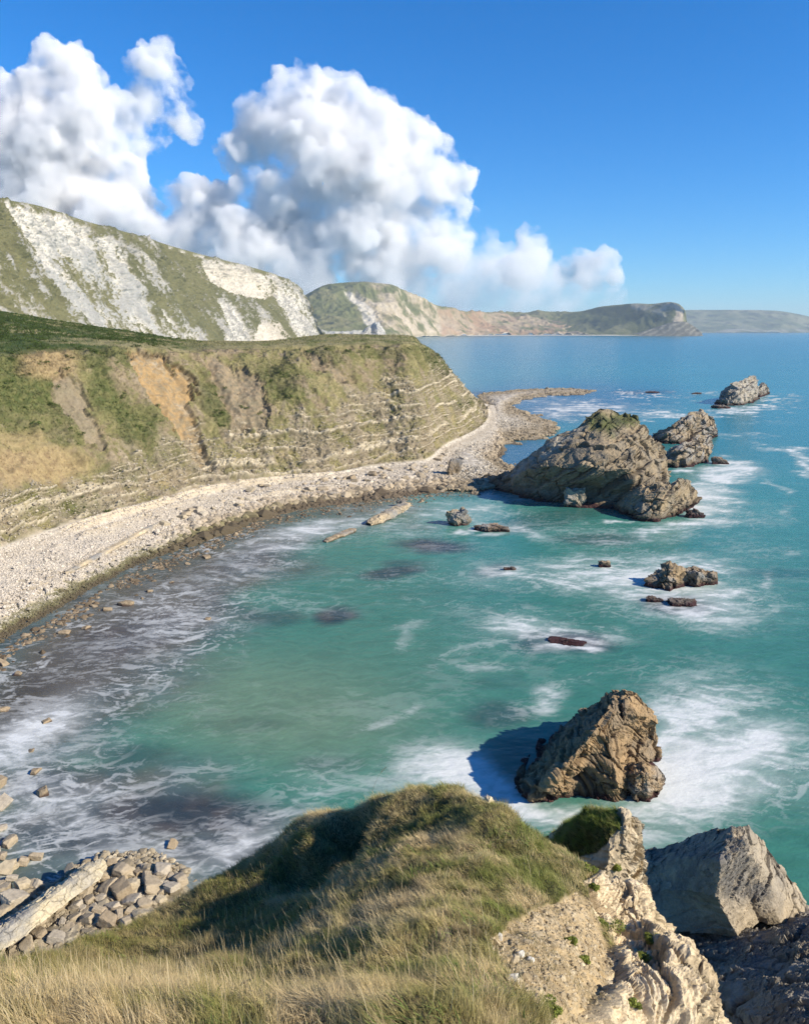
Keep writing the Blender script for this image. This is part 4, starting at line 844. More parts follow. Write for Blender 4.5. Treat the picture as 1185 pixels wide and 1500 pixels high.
# pale rock poking out of the turf at the crest
blk=[zc([(698,1204,20.4),(697,1192,20.7),(698,1180,20.9),(701,1174,20.8)]),zc([(718,1212,20.3),(716,1196,20.9),(715,1180,21.4),(718,1170,21.3)]),zc([(738,1218,20.0),(735,1204,20.5),(732,1194,20.8),(733,1187,20.7)]),zc([(757,1226,19.6),(754,1216,20.0),(751,1208,20.2),(749,1202,20.0)])]
V,Fc,P,cr,l=loft_rock(with_back(blk,(.2,.6),15),110,120,b=(.6,0,.8),th=.2,amp=.05,blk=.3,big=.08,seed=81.,smooth=.2)
o=mesh_obj('crest_rock',V,Fc,M_rockn,rock_col(P+np.array([0,0,20]),cr,l,base=(.60,.50,.34),grey=(.5,.44,.34),seed=8.,wet=.01)); tag(o,'pale cream rock poking out of the turf at the right of the headland crest','rock')
log('knoll')
# ------------------------------------------------ boulders at lower left
def boulder_ground():
    xs=np.linspace(-260,380,260); ys=np.linspace(1190,1560,220); X,Y=np.meshgrid(xs,ys); px=X.ravel(); py=Y.ravel(); P=W(px,py,0.)
    poly=[(-400,1290),(-60,1300),(30,1290),(140,1270),(240,1262),(285,1290),(300,1330),(330,1420),(420,1600),(-400,1700)]
    sd=sdpoly(px,py,poly); z=-.9+1.3*ss(sd,-12,25)+.5*ss(sd,20,120)+.25*fbm(P,4,s=.6,off=3)
    V=P.copy(); V[:,2]=z; f1,f2,hv=voro(P,s=2.2,off=4); V[:,2]+=(hv-.4)*.3
    c=mix((.36,.31,.22),(.24,.20,.14),ss(fbm(P,4,s=1.2,off=6),-.3,.3))*(.6+.7*hv[:,None]); c=mix(c,(.05,.04,.03),ss(z,.15,-.1)*.9)
    o=mesh_obj('shore_ground',V,gridf(len(ys),len(xs))[:,::-1],M_stone,c); tag(o,kind='structure')
boulder_ground()
R=random.Random(5)
PROTO=[]
for i in range(14):
    V,Fc=poly_rock(100+i,4,8,(1,R.uniform(.6,.95),R.uniform(.45,.75)),.05)
    tone=R.choice([(.50,.42,.29),(.44,.36,.25),(.54,.46,.33),(.40,.33,.23),(.52,.45,.35),(.34,.27,.18),(.46,.40,.31)])
    n=fbm(V,4,s=2.2,off=i*3.); c=mix(tone,np.array(tone)*.72,ss(n,-.1,.5)); c=mix(c,np.array(tone)*1.2,ss(-n,.2,.6)*.5)
    o=mesh_obj('boulder',V,Fc,M_stone,c,link=False); PROTO.append(o)
WPROTO=[]
for i in range(5):
    V,Fc=poly_rock(200+i,4,7,(1,R.uniform(.6,.9),R.uniform(.5,.7)),.06)
    n=fbm(V,4,s=2.2,off=i*3.); tone=(.36,.28,.18); c=mix(tone,np.array(tone)*.7,ss(n,-.1,.5)); c=mix(c,(.07,.045,.035),ss(V[:,2]+.15*n,.30,.05)*.95)
    WPROTO.append(mesh_obj('wet_boulder',V,Fc,M_stone,c,link=False))
NB_=0
def put(px,py,wpx,z,label,group,protos=PROTO,sq=1.0,name='boulder'):
    global NB_
    src=protos[R.randrange(len(protos))]; o=src.copy(); o.name=name; COL.objects.link(o)
    c=W(px,py,z); sl=np.linalg.norm(c-np.array([0,0,H])); s=wpx/F*sl/2
    o.location=(c[0],c[1],z+s*.15); o.scale=(s,s,s*sq); o.rotation_euler=(R.uniform(-.35,.35),R.uniform(-.35,.35),R.uniform(0,6.28))
    tag(o,label,'boulder',group); NB_+=1; return o
big_list=[(104,1276,24),(118,1298,22),(148,1282,22),(178,1278,30),(160,1302,30),(196,1296,26),(238,1276,30),(215,1290,24),(178,1306,34),(228,1300,34),(125,1306,24),(110,1328,20),(132,1318,18),(165,1330,24),(192,1322,28),(212,1325,22),(110,1345,18),(128,1348,22),(145,1336,18),(160,1352,26),(86,1376,26),(30,1368,36),(175,1344,20),(92,1352,16),(60,1350,20),(252,1300,22),(264,1290,26),(205,1342,22),(185,1352,20),(140,1372,20),(22,1318,34),(6,1338,26),(8,1304,24),(36,1296,22),(-14,1318,30),(40,1385,22),(-20,1375,40),(60,1372,22),(104,1362,20)]
for k,(x,y,s) in enumerate(big_list): put(x,y,s*.92,.75+.2*R.random(),'angular tan boulder among the largest of the lower left boulder pile','large boulders of the lower left pile')
PILE=[(0,1420),(-60,1420),(-60,1340),(60,1345),(100,1290),(150,1262),(235,1262),(280,1290),(230,1345),(160,1385),(60,1420)]
n_=0
while n_<110:
    x=R.uniform(-60,280); y=R.uniform(1262,1420)
    if sdpoly(np.array([x]),np.array([y]),PILE)[0]<2: continue
    put(x,y,R.uniform(8,17),.74,'small broken stone filling the gaps of the lower left boulder pile','small stones of the lower left pile'); n_+=1
edge=[(4,1180,30),(-10,1150,34),(2,1215,22),(14,1235,24),(-14,1250,30),(20,1268,20),(36,1262,22),(10,1275,26),(0,1300,22),(18,1288,20),(-20,1280,30),(-30,1200,40),(-40,1240,36),(54,1256,22),(4,1255,18),(46,1298,24),(56,1302,22)]
for x,y,s in edge: put(x,y,s*.82,.1,'tan boulder at the left edge of the photo, half awash beyond the long tilted slab','half awash boulders at the left edge',PROTO)
singles=[(64,1165,24,'lone flat-topped tan boulder in the foam above the lower left pile'),(52,1133,18,'dark wet boulder in the foam up from the lone flat-topped one'),(254,1241,22,'tan boulder awash with red weed just above the right end of the boulder pile'),
 (184,888,22,'wider tan rock of the cluster just off the pebble beach edge'),(158,895,16,'smaller rock left of the wide tan rock off the pebble beach edge'),(128,922,14,'pointed rock standing in shallow water off the pebble beach'),(96,929,16,'pale rounded rock in shallow water off the green weedy cobbles'),(28,989,14,'pale stone in shallow water near the left edge, right of another stone'),(6,975,18,'tan stone at the left edge just below the pebble beach'),(4,1043,18,'tan stone cut by the left edge, halfway down the photo'),(69,1060,14,'small dark stone amid shallow water below the beach'),(304,909,11,'tiny pale stone alone in the grey-green shallows of the bay'),(242,1012,4,'speck of stone in the murky middle shallows'),(232,1254,10,'small pale stone beside the weedy boulder above the pile'),(47,1102,12,'small brown stone in dark shallows near the left edge'),(220,868,12,'low brown stone near the beach edge, right of the wide tan rock'),(138,890,12,'low stone close against the weedy cobbles'),(252,855,10,'little brown stone at the waterline where cobbles begin'),(304,818,14,'brown stone at the water edge below the bouldery beach'),(275,828,10,'brown stone at the waterline left of a larger one'),(112,900,10,'brown stone among kelp by the weedy cobbles'),(288,1292,10,'pale stone at the very right end of the lower left pile')]
for x,y,s,l in singles: put(x,y,s,-.14,l,None,WPROTO,name='shore_stone')
# the largest boulders on the beach across the bay stay individuals
def onbeach(xmin,xmax,zlo,zhi,k):
    V=CLIFF['V']; c=(CLIFF['beach']>.95)&(V[:,2]>zlo)&(V[:,2]<zhi)&(CLIFF['px']>xmin)&(CLIFF['px']<xmax); idx=np.nonzero(c)[0]
    return V[[idx[R.randrange(len(idx))] for _ in range(k)]]
for p in onbeach(230,690,.4,1.6,130):
    o=put(0,700,1,0,'brown boulder on the rough lower edge of the beach across the bay','boulders along the far beach edge')
    s=R.uniform(.45,1.1)*R.uniform(.7,1.1); o.location=(p[0],p[1],p[2]+s*.1); o.scale=(s,s,s*.9)
log('boulders',NB_)
# cobbles and pebbles nobody could count
def stones(name,pts,sizes,cols,sub=1,kind='stuff',seed=1,mat=None):
    r=np.random.RandomState(seed); V0,F0=ICO[sub]; n=len(pts); k=len(V0)
    an=r.rand(n)*6.28; ca,sa=np.cos(an),np.sin(an)
    sx=sizes*r.uniform(.8,1.3,n); sy=sizes*r.uniform(.6,1.,n); sz=sizes*r.uniform(.45,.9,n)
    jit=1+.28*(r.rand(n,k)-.5)
    B=V0[None]*jit[...,None]; B=B*np.stack([sx,sy,sz],-1)[:,None]
    X=B[...,0]*ca[:,None]-B[...,1]*sa[:,None]; Y=B[...,0]*sa[:,None]+B[...,1]*ca[:,None]
    Vv=np.stack([X,Y,B[...,2]],-1)+pts[:,None]
    Fv=F0[None]+(np.arange(n)*k)[:,None,None]
    cc=np.repeat(cols[:,None],k,1).reshape(-1,3)
    o=mesh_obj(name,Vv.reshape(-1,3),Fv.reshape(-1,3),mat or M_stone,cc); tag(o,kind=kind); return o
r=np.random.RandomState(3)
def pick(mask,n,seed):
    q=np.random.RandomState(seed); idx=np.nonzero(mask)[0]; return idx[q.randint(0,len(idx),n)]
CV=CLIFF['V']; zc_=CV[:,2]
i1=pick((CLIFF['beach']>.9)&(zc_>-.22)&(CLIFF['px']>-150)&(CLIFF['px']<735),52000,1)
p=CV[i1]+r.uniform(-.15,.15,(len(i1),3))*[1,1,.2]; zz=p[:,2]; pxx=CLIFF['px'][i1]
rough=ss(zz,1.5,.4)*ss(pxx,180,330)
sz=r.lognormal(-2.3,.38,len(p))*(1+2.0*rough*(1+1.6*(r.rand(len(p))<.16)))
white=np.array([.66,.59,.49]); tan=np.array([.44,.355,.24]); cc=mix(white,tan,np.clip(rough*.9+r.rand(len(p))*.25,0,1))*r.uniform(.7,1.15,len(p))[:,None]
lw=ss(pxx,600,250); cc=mix(cc,(.17,.16,.055),ss(zz+.25*r.rand(len(p)),.75,.35)*lw*.85); cc=mix(cc,(.10,.075,.05),ss(zz,.35,.1)*.85)
o=stones('beach_pebbles',p,sz,cc,1); tag(o,'pale pebbles and cobbles covering the beach below the layered cliff','pebbles')
def polypts(poly,n,seed):
    q=np.random.RandomState(seed); xs=[a for a,b in poly]; ys=[b for a,b in poly]; x=q.uniform(min(xs),max(xs),n*3); y=q.uniform(min(ys),max(ys),n*3)
    s=sdpoly(x,y,poly); m=s>1; return x[m][:n],y[m][:n],s[m][:n]
x,y,s=polypts(SPIT,9000,4); P=W(x,y,0.); P[:,2]=.35+.9*ss(s,4,26)
sz=r.lognormal(-1.75,.45,len(P))*(1+1.2*ss(s,10,2)); cc=mix((.60,.55,.46),(.36,.29,.19),np.clip(ss(s,22,6)+.3*r.rand(len(P)),0,1))*r.uniform(.6,1.15,len(P))[:,None]
o=stones('spit_cobbles',P,sz,cc,1,seed=2); tag(o,'brown and pale cobbles spread over the spit behind the largest sea stack','cobbles')
x,y,s=polypts(PILE,2600,6); P=W(x,y,0.); P[:,2]=.55+.2*r.rand(len(P)); sz=r.lognormal(-2.1,.4,len(P)); cc=mix((.50,.43,.31),(.34,.28,.19),r.rand(len(P)))*r.uniform(.7,1.1,len(P))[:,None]
o=stones('rubble',P,sz,cc,2,seed=5); tag(o,'small rubble between the lower left boulders','rubble')
wlx=np.array([-150,2,84,202,300,420,519,603,687]); wly=np.array([1052,962,910,841,799,757,741,731,716])
q=np.random.RandomState(44); k=2600; fx_=q.uniform(-60,690,k); off=np.abs(q.normal(size=k))*np.where(fx_<330,16,7)+q.uniform(-4,4,k); P=W(fx_,np.interp(fx_,wlx,wly)+off-6,0.)
off=off-6; keep=fbm(P,3,s=.25,off=5)+.25-off/90>0; P=P[keep]; off=off[keep]; sz=q.lognormal(-1.75,.45,len(P)); P[:,2]=-.25*sz-.04*(off>12)
cc=mix((.15,.11,.07),(.36,.28,.18),q.rand(len(P))**1.6)*q.uniform(.6,1.1,len(P))[:,None]
o=stones('shore_rubble',P,sz,cc,2,seed=13); tag(o,'dark wet rubble fringe half awash along the bay shoreline','rubble')
# debris on the cliff face: loose blocks fallen from the beds
i2=pick((CLIFF['face']>.8)&(CLIFF['dens']>.4)&(CLIFF['px']>-100),9000,8); p=CV[i2]+CLIFF['n'][i2]*.05
cc=mix((.52,.46,.35),(.36,.31,.23),r.rand(len(p)))*r.uniform(.6,1.1,len(p))[:,None]
o=stones('scree',p,r.lognormal(-2.2,.4,len(p)),cc,1,seed=9); tag(o,'loose pale blocks and scree on the layered cliff face','scree')
log('stones')
# ================================================================== VEGETATION
def blades(name,P,N_,hgt,wid,lean,cols,seed,segs=2,curl=.35,wind=(-.35,.1,0)):
    r=np.random.RandomState(seed); n=len(P); up=N_*.45+np.array([0,0,.75]); up/=np.linalg.norm(up,axis=1)[:,None]
    an=r.rand(n)*2*PI; side=np.stack([np.cos(an),np.sin(an),0*an],-1)
    dirv=np.stack([-np.sin(an),np.cos(an),0*an],-1)
    wn_=np.stack([fbm(P,2,s=2.2,off=3),fbm(P,2,s=2.2,off=9),0*an],-1)*1.1
    ld=dirv*(r.rand(n)*lean)[:,None]+(np.array(wind)+wn_)*(r.uniform(.4,1.3,n)*lean*1.2)[:,None]
    Vs=[];k=segs+1
    for s in range(segs):
        t=s/segs; c=P+(up*t+ld*(t**2*(1+curl)))*hgt[:,None]; w_=wid*(1-t*.55)
        Vs+= [c-side*w_[:,None]/2,c+side*w_[:,None]/2]
    Vs.append(P+(up*(.95)+ld*(1+curl))*hgt[:,None])
    V=np.stack(Vs,1); m=V.shape[1]; T=[]
    for s in range(segs-1): T+= [[2*s,2*s+1,2*s+3],[2*s,2*s+3,2*s+2]]
    T.append([2*segs-2,2*segs-1,2*segs]); T=np.array(T)
    Fv=(T[None]+(np.arange(n)*m)[:,None,None]).reshape(-1,3)
    sh=np.linspace(.8,1.12,m)[None,:,None]; C=(cols[:,None]*sh).reshape(-1,3)
    o=mesh_obj(name,V.reshape(-1,3),Fv,M_grass,C); return o
def scatter(V,Fq,wt,n,seed):
    q=np.random.RandomState(seed); a=V[Fq[:,0]];b=V[Fq[:,1]];c=V[Fq[:,2]];d=V[Fq[:,3]]
    nn=np.cross(c-a,d-b); ar=np.linalg.norm(nn,axis=1)*.5; pr=ar*wt; pr/=pr.sum(); idx=np.searchsorted(np.cumsum(pr),q.rand(n)); idx=np.clip(idx,0,len(Fq)-1)
    u=q.rand(n)[:,None]; v=q.rand(n)[:,None]; P=(a[idx]*(1-u)+b[idx]*u)*(1-v)+(d[idx]*(1-u)+c[idx]*u)*v
    nn=nn[idx]/(np.linalg.norm(nn[idx],axis=1)[:,None]+1e-9); nn*=np.where(nn[:,2:3]<0,-1,1); return P,nn,idx
def near_grass():
    V=HILL['V']; Fq=gridf(HILL['N'],HILL['M']); cen=V[Fq].mean(1); px,py=proj(cen)
    bare=HILL['bare'][Fq].mean(1); d=np.linalg.norm(cen-np.array([0,0,H]),axis=1)
    vis=(px>-60)&(px<1100)&(py<1560)&(py>1100)&(cen[:,2]>8)
    wt=vis*(1-ss(bare,.2,.6))*(9/np.maximum(d,5))**1.3*(.5+1.2*ss(fbm(cen,3,s=4,off=6),-.3,.3))
    P,nn,idx=scatter(V,Fq,wt,520000,11)
    r=np.random.RandomState(4); n=len(P); px,py=proj(P); dd=np.linalg.norm(P-np.array([0,0,H]),axis=1)
    a=fbm(P,4,s=.5,off=3); b=fbm(P,4,s=1.6,off=13); c_=fbm(P,3,s=5,off=23)
    straw=np.array([.66,.52,.29]); green=np.array([.22,.25,.06]); olive=np.array([.38,.33,.125]); brown=np.array([.26,.18,.085])
    c=mix(olive,straw,ss(a+.5*b+.25*(r.rand(n)-.5)+.25*ss(py,1380,1480)*ss(px,500,200),-.1,.35)); c=mix(c,green,ss(-a+.6*c_+.3*(r.rand(n)-.5)+.35*ell(px,py,760,1270,110,50,0,.6)-.3*ss(px,420,100)*ss(py,1400,1450),.05,.35)*.85)
    c=mix(c,brown,ss(b+.4*c_,.2,.6)*.5)
    fl=ss(px+ .0*py,470,330)*ss(py,1450,1420)
    c=mix(c,mix(green*.8,brown,r.rand(n)),fl*.6); pt=fbm(P,4,s=.9,off=77); c=mix(c,straw*1.05,ss(pt+.3*(r.rand(n)-.5),.1,.4)*.7*(1-fl)); c=mix(c,green*1.1,ss(-pt+.3*(r.rand(n)-.5),.18,.42)*.75*(1-fl)); c=mix(c,brown*.6,ss(b-.4*pt,.3,.6)*.6)
    c*=r.uniform(.65,1.25,n)[:,None]
    h=(.042+.045*ss(c_,-.3,.4)+.03*ss(a,-.2,.5)+.03*ss(py,1400,1470)*ss(px,600,300))*r.uniform(.5,1.6,n); w_=.0036*(.6+dd/14)*r.uniform(.7,1.4,n)
    o=blades('grass',P,nn,h,w_,.85,c,5,3,wind=(-.3,.15,0)); tag(o,'dry straw and olive grass covering the near headland','grass',kind='stuff')
    wm=(fbm(P,3,s=1.1,off=91)>.2)&(r.rand(n)<.10); k=wm.sum()
    cw=mix((.14,.20,.045),(.30,.33,.10),r.rand(k))*r.uniform(.7,1.2,k)[:,None]
    o=blades('broadleaf_weeds',P[wm],nn[wm],r.uniform(.04,.10,k),.013*(.6+dd[wm]/14)*r.uniform(.7,1.5,k),1.3,cw,15,2); tag(o,'low broad-leaved weeds in patches through the near turf','weeds',kind='stuff')
    # tall seeding stems
    lip=ss(px,480,380)*ss(py,1425,1448)+.9*ell(px,py,430,1330,150,110,-30,.5)+.25*ell(px,py,620,1400,250,110,0,.5)+.35*ell(px,py,560,1180,120,20,0,.5)
    m=r.rand(n)<lip*.017; Q=P[m]; k=len(Q); ch=mix((.50,.38,.20),(.68,.57,.36),r.rand(k))
    hh=r.uniform(.22,.46,k)*(1-.3*ss(dd[m],10,16)); blades('seeding_grass',Q,nn[m],hh,np.full(k,.0045),.28,ch,8,4,curl=.5)
    o=bpy.data.objects['seeding_grass']; tag(o,'tall dry seed stems rising from the near turf','grass stems',kind='stuff')
    # feathery heads on those stems
    return Q
near_grass()
def stem(px,py,Y,h,label,lean=(.1,0),seed=1):
    """one tall grass stem with a drooping seed head: thing > stem, seed_head"""
    b=D(px,py,Y); e=bpy.data.objects.new('grass_stem',None); COL.objects.link(e); e.location=b; tag(e,label,'grass stem','tall single stems on the headland')
    m=12; ts=np.linspace(0,1,m); c=np.stack([lean[0]*ts**2*h+.0*ts,lean[1]*ts**2*h,h*(ts-.12*ts**3)],-1)
    V=[];Fq=[]
    for i,p in enumerate(c):
        rr=.0035*(1-.5*ts[i])
        for j in range(5): V.append(p+rr*np.array([math.cos(j*1.257),math.sin(j*1.257),0]))
    for i in range(m-1):
        for j in range(5): Fq.append([i*5+j,i*5+(j+1)%5,(i+1)*5+(j+1)%5,(i+1)*5+j])
    mesh_obj('stem',np.array(V),Fq,M_grass,np.tile([.36,.29,.15],(len(V),1)),parent=e)
    r=np.random.RandomState(seed); k=90; t=r.uniform(.78,1.0,k); base=np.stack([np.interp(t,ts,c[:,q]) for q in range(3)],-1)
    dv=r.normal(size=(k,3)); dv/=np.linalg.norm(dv,axis=1)[:,None]; dv=dv*.014*(1.15-t)[:,None]*5+np.array([lean[0]*.03,0,.018]); s=np.cross(dv,[0,0,1]); s/=np.linalg.norm(s,axis=1)[:,None]+1e-9
    VV=np.stack([base-s*.003,base+s*.003,base+dv],1).reshape(-1,3)
    mesh_obj('seed_head',VV,np.arange(3*k).reshape(-1,3),M_grass,np.tile([.46,.38,.24],(3*k,1)),parent=e)
stem(545,1172,15.6,.95,'tallest single grass stem on the crest, standing out against the water',(.35,0),1)
stem(180,1475,6.3,.42,'pale seed stem leaning right at the near lip, lower left',(.3,0),2)
stem(330,1478,6.3,.40,'pale drooping seed stem at the near lip, beside the shaded hollow',(.7,0),3)
stem(262,1482,6.2,.36,'upright pale seed stem at the near lip, between two drooping ones',(-.1,0),4)
# ---- knoll turf
V,Fq,gm=HILL['kn']; wt=ss(gm[Fq].mean(1),.4,.7)*1.0+1e-9; P,nn,idx=scatter(V,Fq,wt,26000,5); r=np.random.RandomState(6); n=len(P); b=fbm(P,4,s=2.5,off=3)
c=mix((.20,.25,.05),(.36,.31,.13),ss(b+.3*(r.rand(n)-.5),-.1,.4)); c=mix(c,(.28,.34,.06),ss(-b,.15,.4)*.6)*r.uniform(.6,1.25,n)[:,None]
o=blades('turf',P,nn,r.uniform(.05,.16,n),r.uniform(.006,.014,n),.6,c,3,2); tag(o,'green turf capping the limestone outcrop','turf',kind='stuff')
# ---- leafy cushions on the cliff edge (things with leaves)
def leaf_bush(name,label,c,rad,n,leaf,cols,seed,sq=.7,cat='plant',group=None):
    r=np.random.RandomState(seed); lob=r.normal(size=(9,3)); lob/=np.linalg.norm(lob,axis=1)[:,None]; lc=lob*np.array([1.1,.8,.7])*rad*.8*r.uniform(.2,1.2,(9,1)); lr=rad*r.uniform(.18,.5,9)
    k=r.randint(0,9,n); v=r.normal(size=(n,3)); v/=np.linalg.norm(v,axis=1)[:,None]; P=lc[k]+v*(lr[k]*r.uniform(.75,1.05,n))[:,None]; P[:,2]*=sq
    a=r.normal(size=(n,3)); a/=np.linalg.norm(a,axis=1)[:,None]; b=np.cross(a,v); b/=np.linalg.norm(b,axis=1)[:,None]+1e-9
    s=leaf*r.uniform(.6,1.4,n)[:,None]; VV=np.stack([P-b*s*.4,P+a*s,P+b*s*.4,P-a*s*.6],1).reshape(-1,3); Fq=np.arange(4*n).reshape(-1,4)
    cc=mix(cols[0],cols[1],r.rand(n))*r.uniform(.6,1.3,n)[:,None]; cc=np.repeat(cc,4,0)
    o=mesh_obj(name,VV,Fq,M_grass,cc); o.location=c; tag(o,label,cat,group); return o
def hill_pt(px,py):
    V=HILL['V']; kn=HILL['kn'][0]; A=np.concatenate([V,kn]); qx,qy=HILL.setdefault('pp',proj(A)); d=(qx-px)**2+(qy-py)**2; near=np.nonzero(d<30)[0]
    if len(near)==0: return A[np.argmin(d)]
    return A[near[np.argmin(np.linalg.norm(A[near]-np.array([0,0,H]),axis=1))]]
for k,(x,y,rr,l) in enumerate([(893,1356,.26,'largest bright green leafy cushion on the pale cliff edge'),(950,1372,.15,'round bright green cushion on the small knob at the cliff edge'),(942,1400,.14,'tall green tuft hanging just below the round cushion at the cliff edge'),(928,1466,.12,'lowest small green cushion on the limestone face'),(838,1372,.10,'yellowish green tuft on the bare earth scarp, the upper one'),(862,1405,.09,'small yellow-green tuft between scarp and limestone face'),(905,1270,.16,'green and brown plant in the notch of the limestone outcrop'),(858,1268,.18,'green cushion under the turf cap of the limestone outcrop'),(808,1482,.20,'green weedy patch at the foot of the bare earth scarp'),(872,1302,.10,'thin green sprig at the upper edge of the limestone face')]):
    leaf_bush('cushion_plant',l,hill_pt(x,y),rr,1500,.018,((.14,.19,.03),(.34,.36,.08)),30+k)
# ---- pale stones embedded in the scarp
for k,(x,y,s,l) in enumerate([(752,1430,.07,'white stone at the left edge of the bare earth scarp'),(777,1402,.05,'white chip in the upper left of the bare earth scarp'),(736,1372,.045,'small white chip near the top left of the bare scarp'),(765,1395,.05,'pale chip beside another in the middle of the bare scarp')]):
    V,Fc=poly_rock(300+k,3,9,(s,s*.8,s),.05); o=mesh_obj('stone',V,Fc,M_stone,np.tile([.68,.64,.56],(len(V),1))); o.location=hill_pt(x,y); tag(o,l,'stone')
p_=None
V=HILL['V']; Fq=gridf(HILL['N'],HILL['M']); P,nn,idx=scatter(V,Fq,HILL['E'][Fq].mean(1)**2+1e-9,9000,21); r=np.random.RandomState(8)
cc=mix((.56,.46,.30),(.34,.26,.15),r.rand(len(P)))*r.uniform(.7,1.2,len(P))[:,None]
o=stones('earth_rubble',P,r.lognormal(-4.1,.45,len(P)),cc,1,seed=12); tag(o,'crumbly chips and clods on the bare earth scarp','rubble')
P,nn,idx=scatter(V,Fq,(HILL['E'][Fq].mean(1)*.25+HILL['R'][Fq].mean(1)*.05)*(fbm(V[Fq].mean(1),3,s=1.5,off=4)>.08)+1e-9,9000,22)
c=mix((.20,.18,.07),(.36,.29,.15),r.rand(len(P)))*r.uniform(.6,1.2,len(P))[:,None]
o=blades('scarp_weeds',P,nn,r.uniform(.03,.09,len(P)),r.uniform(.003,.006,len(P)),.6,c,9,2); tag(o,'sparse dry weeds on the bare scarp and rock','weeds',kind='stuff')
log('near veg')
# ---- vegetation on the cliff across the bay
Fq=gridf(CLIFF['N'],CLIFF['M']); V=CLIFF['V']
fm=CLIFF['face'][Fq].mean(1); tm=CLIFF['top'][Fq].mean(1); gm=CLIFF['gm'][Fq].mean(1); sm=CLIFF['sca'][Fq].mean(1); st=CLIFF['strat'][Fq].mean(1); qx,qy=proj(V[Fq].mean(1))
vis=(qx>-120)&(qx<730)&(V[Fq[:,0]][:,1]<330)
P,nn,idx=scatter(V,Fq,vis*np.clip(fm*(1-.85*sm)*(1-st)*(.35+1.2*gm)+tm*.4,0,2),120000,31); r=np.random.RandomState(9); n=len(P)
base=CLIFF['c'][Fq[idx,0]]; c=base*r.uniform(.65,1.45,n)[:,None]; dd=np.linalg.norm(P-np.array([0,0,H]),axis=1)
o=blades('cliff_grass',P,nn,r.uniform(.15,.45,n)*(1+.0*dd),.10*(dd/140)*r.uniform(.6,1.3,n),.7,c,6,2); tag(o,'rough grass and herbs covering the slopes of the far cliff','grass',kind='stuff')
# gorse clumps: countable ones as things, the scrub on top as stuff
def clump_mesh(seed,n=420,leaf=.16):
    r=np.random.RandomState(seed); m=8; lc=r.normal(size=(m,3))*np.array([.5,.5,.22]); lr=r.uniform(.3,.55,m)
    k=r.randint(0,m,n); v=r.normal(size=(n,3)); v/=np.linalg.norm(v,axis=1)[:,None]; v[:,2]=np.abs(v[:,2])*.9-.1; P=lc[k]+v*(lr[k]*r.uniform(.7,1.05,n))[:,None]; P[:,2]*=.75
    a=r.normal(size=(n,3)); a/=np.linalg.norm(a,axis=1)[:,None]; b=np.cross(a,v); b/=np.linalg.norm(b,axis=1)[:,None]+1e-9; s=leaf*r.uniform(.5,1.2,n)[:,None]
    VV=np.stack([P-b*s*.5,P+a*s,P+b*s*.5,P-a*s*.5],1).reshape(-1,3)
    cc=mix((.05,.085,.018),(.10,.135,.03),r.rand(n))*r.uniform(.6,1.3,n)[:,None]; return VV,np.repeat(cc,4,0)
CM=[clump_mesh(s) for s in range(4)]
P,nn,idx=scatter(V,Fq,vis*(np.clip(gm*fm,0,1)**2*.8+tm*ss(qx,300,170)*(fbm(V[Fq[:,0]],3,s=.08,off=7)>-.12)*1.5)+1e-9,2600,41)
Vs=[];Cs=[]; r=np.random.RandomState(10)
for i,p in enumerate(P):
    vv,cc=CM[i%4]; sub=slice(0,4*200); s=r.uniform(.3,1.0)*(1.1 if p[2]>26 else .9); a=r.rand()*6.28; ca,sa=math.cos(a),math.sin(a); q=vv[sub]*s; Vs.append(np.stack([q[:,0]*ca-q[:,1]*sa,q[:,0]*sa+q[:,1]*ca,q[:,2]],-1)+p); Cs.append(cc[sub]*r.uniform(.7,1.3))
Vs=np.concatenate(Vs); o=mesh_obj('gorse_scrub',Vs,np.arange(len(Vs)).reshape(-1,4),M_grass,np.concatenate(Cs)); tag(o,'dense dark green gorse scrub over the left part of the far cliff top','scrub',kind='stuff')
log('cliff veg')
# ================================================================== HAZE
def build_haze():
    x0,x1,y0,y1,z0,z1=-7000,9500,-150,11500,-6,330
    V=np.array([(x,y,z) for z in (z0,z1) for y in (y0,y1) for x in (x0,x1)],float); Fc=[[0,2,3,1],[4,5,7,6],[0,1,5,4],[2,6,7,3],[0,4,6,2],[1,3,7,5]]
    m=bpy.data.materials.new('haze_air'); m.use_nodes=True; nt=m.node_tree; nt.nodes.remove(nt.nodes['Principled BSDF'])
    v=nt.nodes.new('ShaderNodeVolumePrincipled'); v.inputs['Color'].default_value=(.60,.70,.82,1); v.inputs['Density'].default_value=6.0e-5; v.inputs['Anisotropy'].default_value=.0
    nt.links.new(v.outputs[0],nt.nodes['Material Output'].inputs['Volume'])
    o=mesh_obj('haze',V,Fc,m); tag(o,'pale blue sea haze filling the air over the bay','haze',kind='stuff')
build_haze()
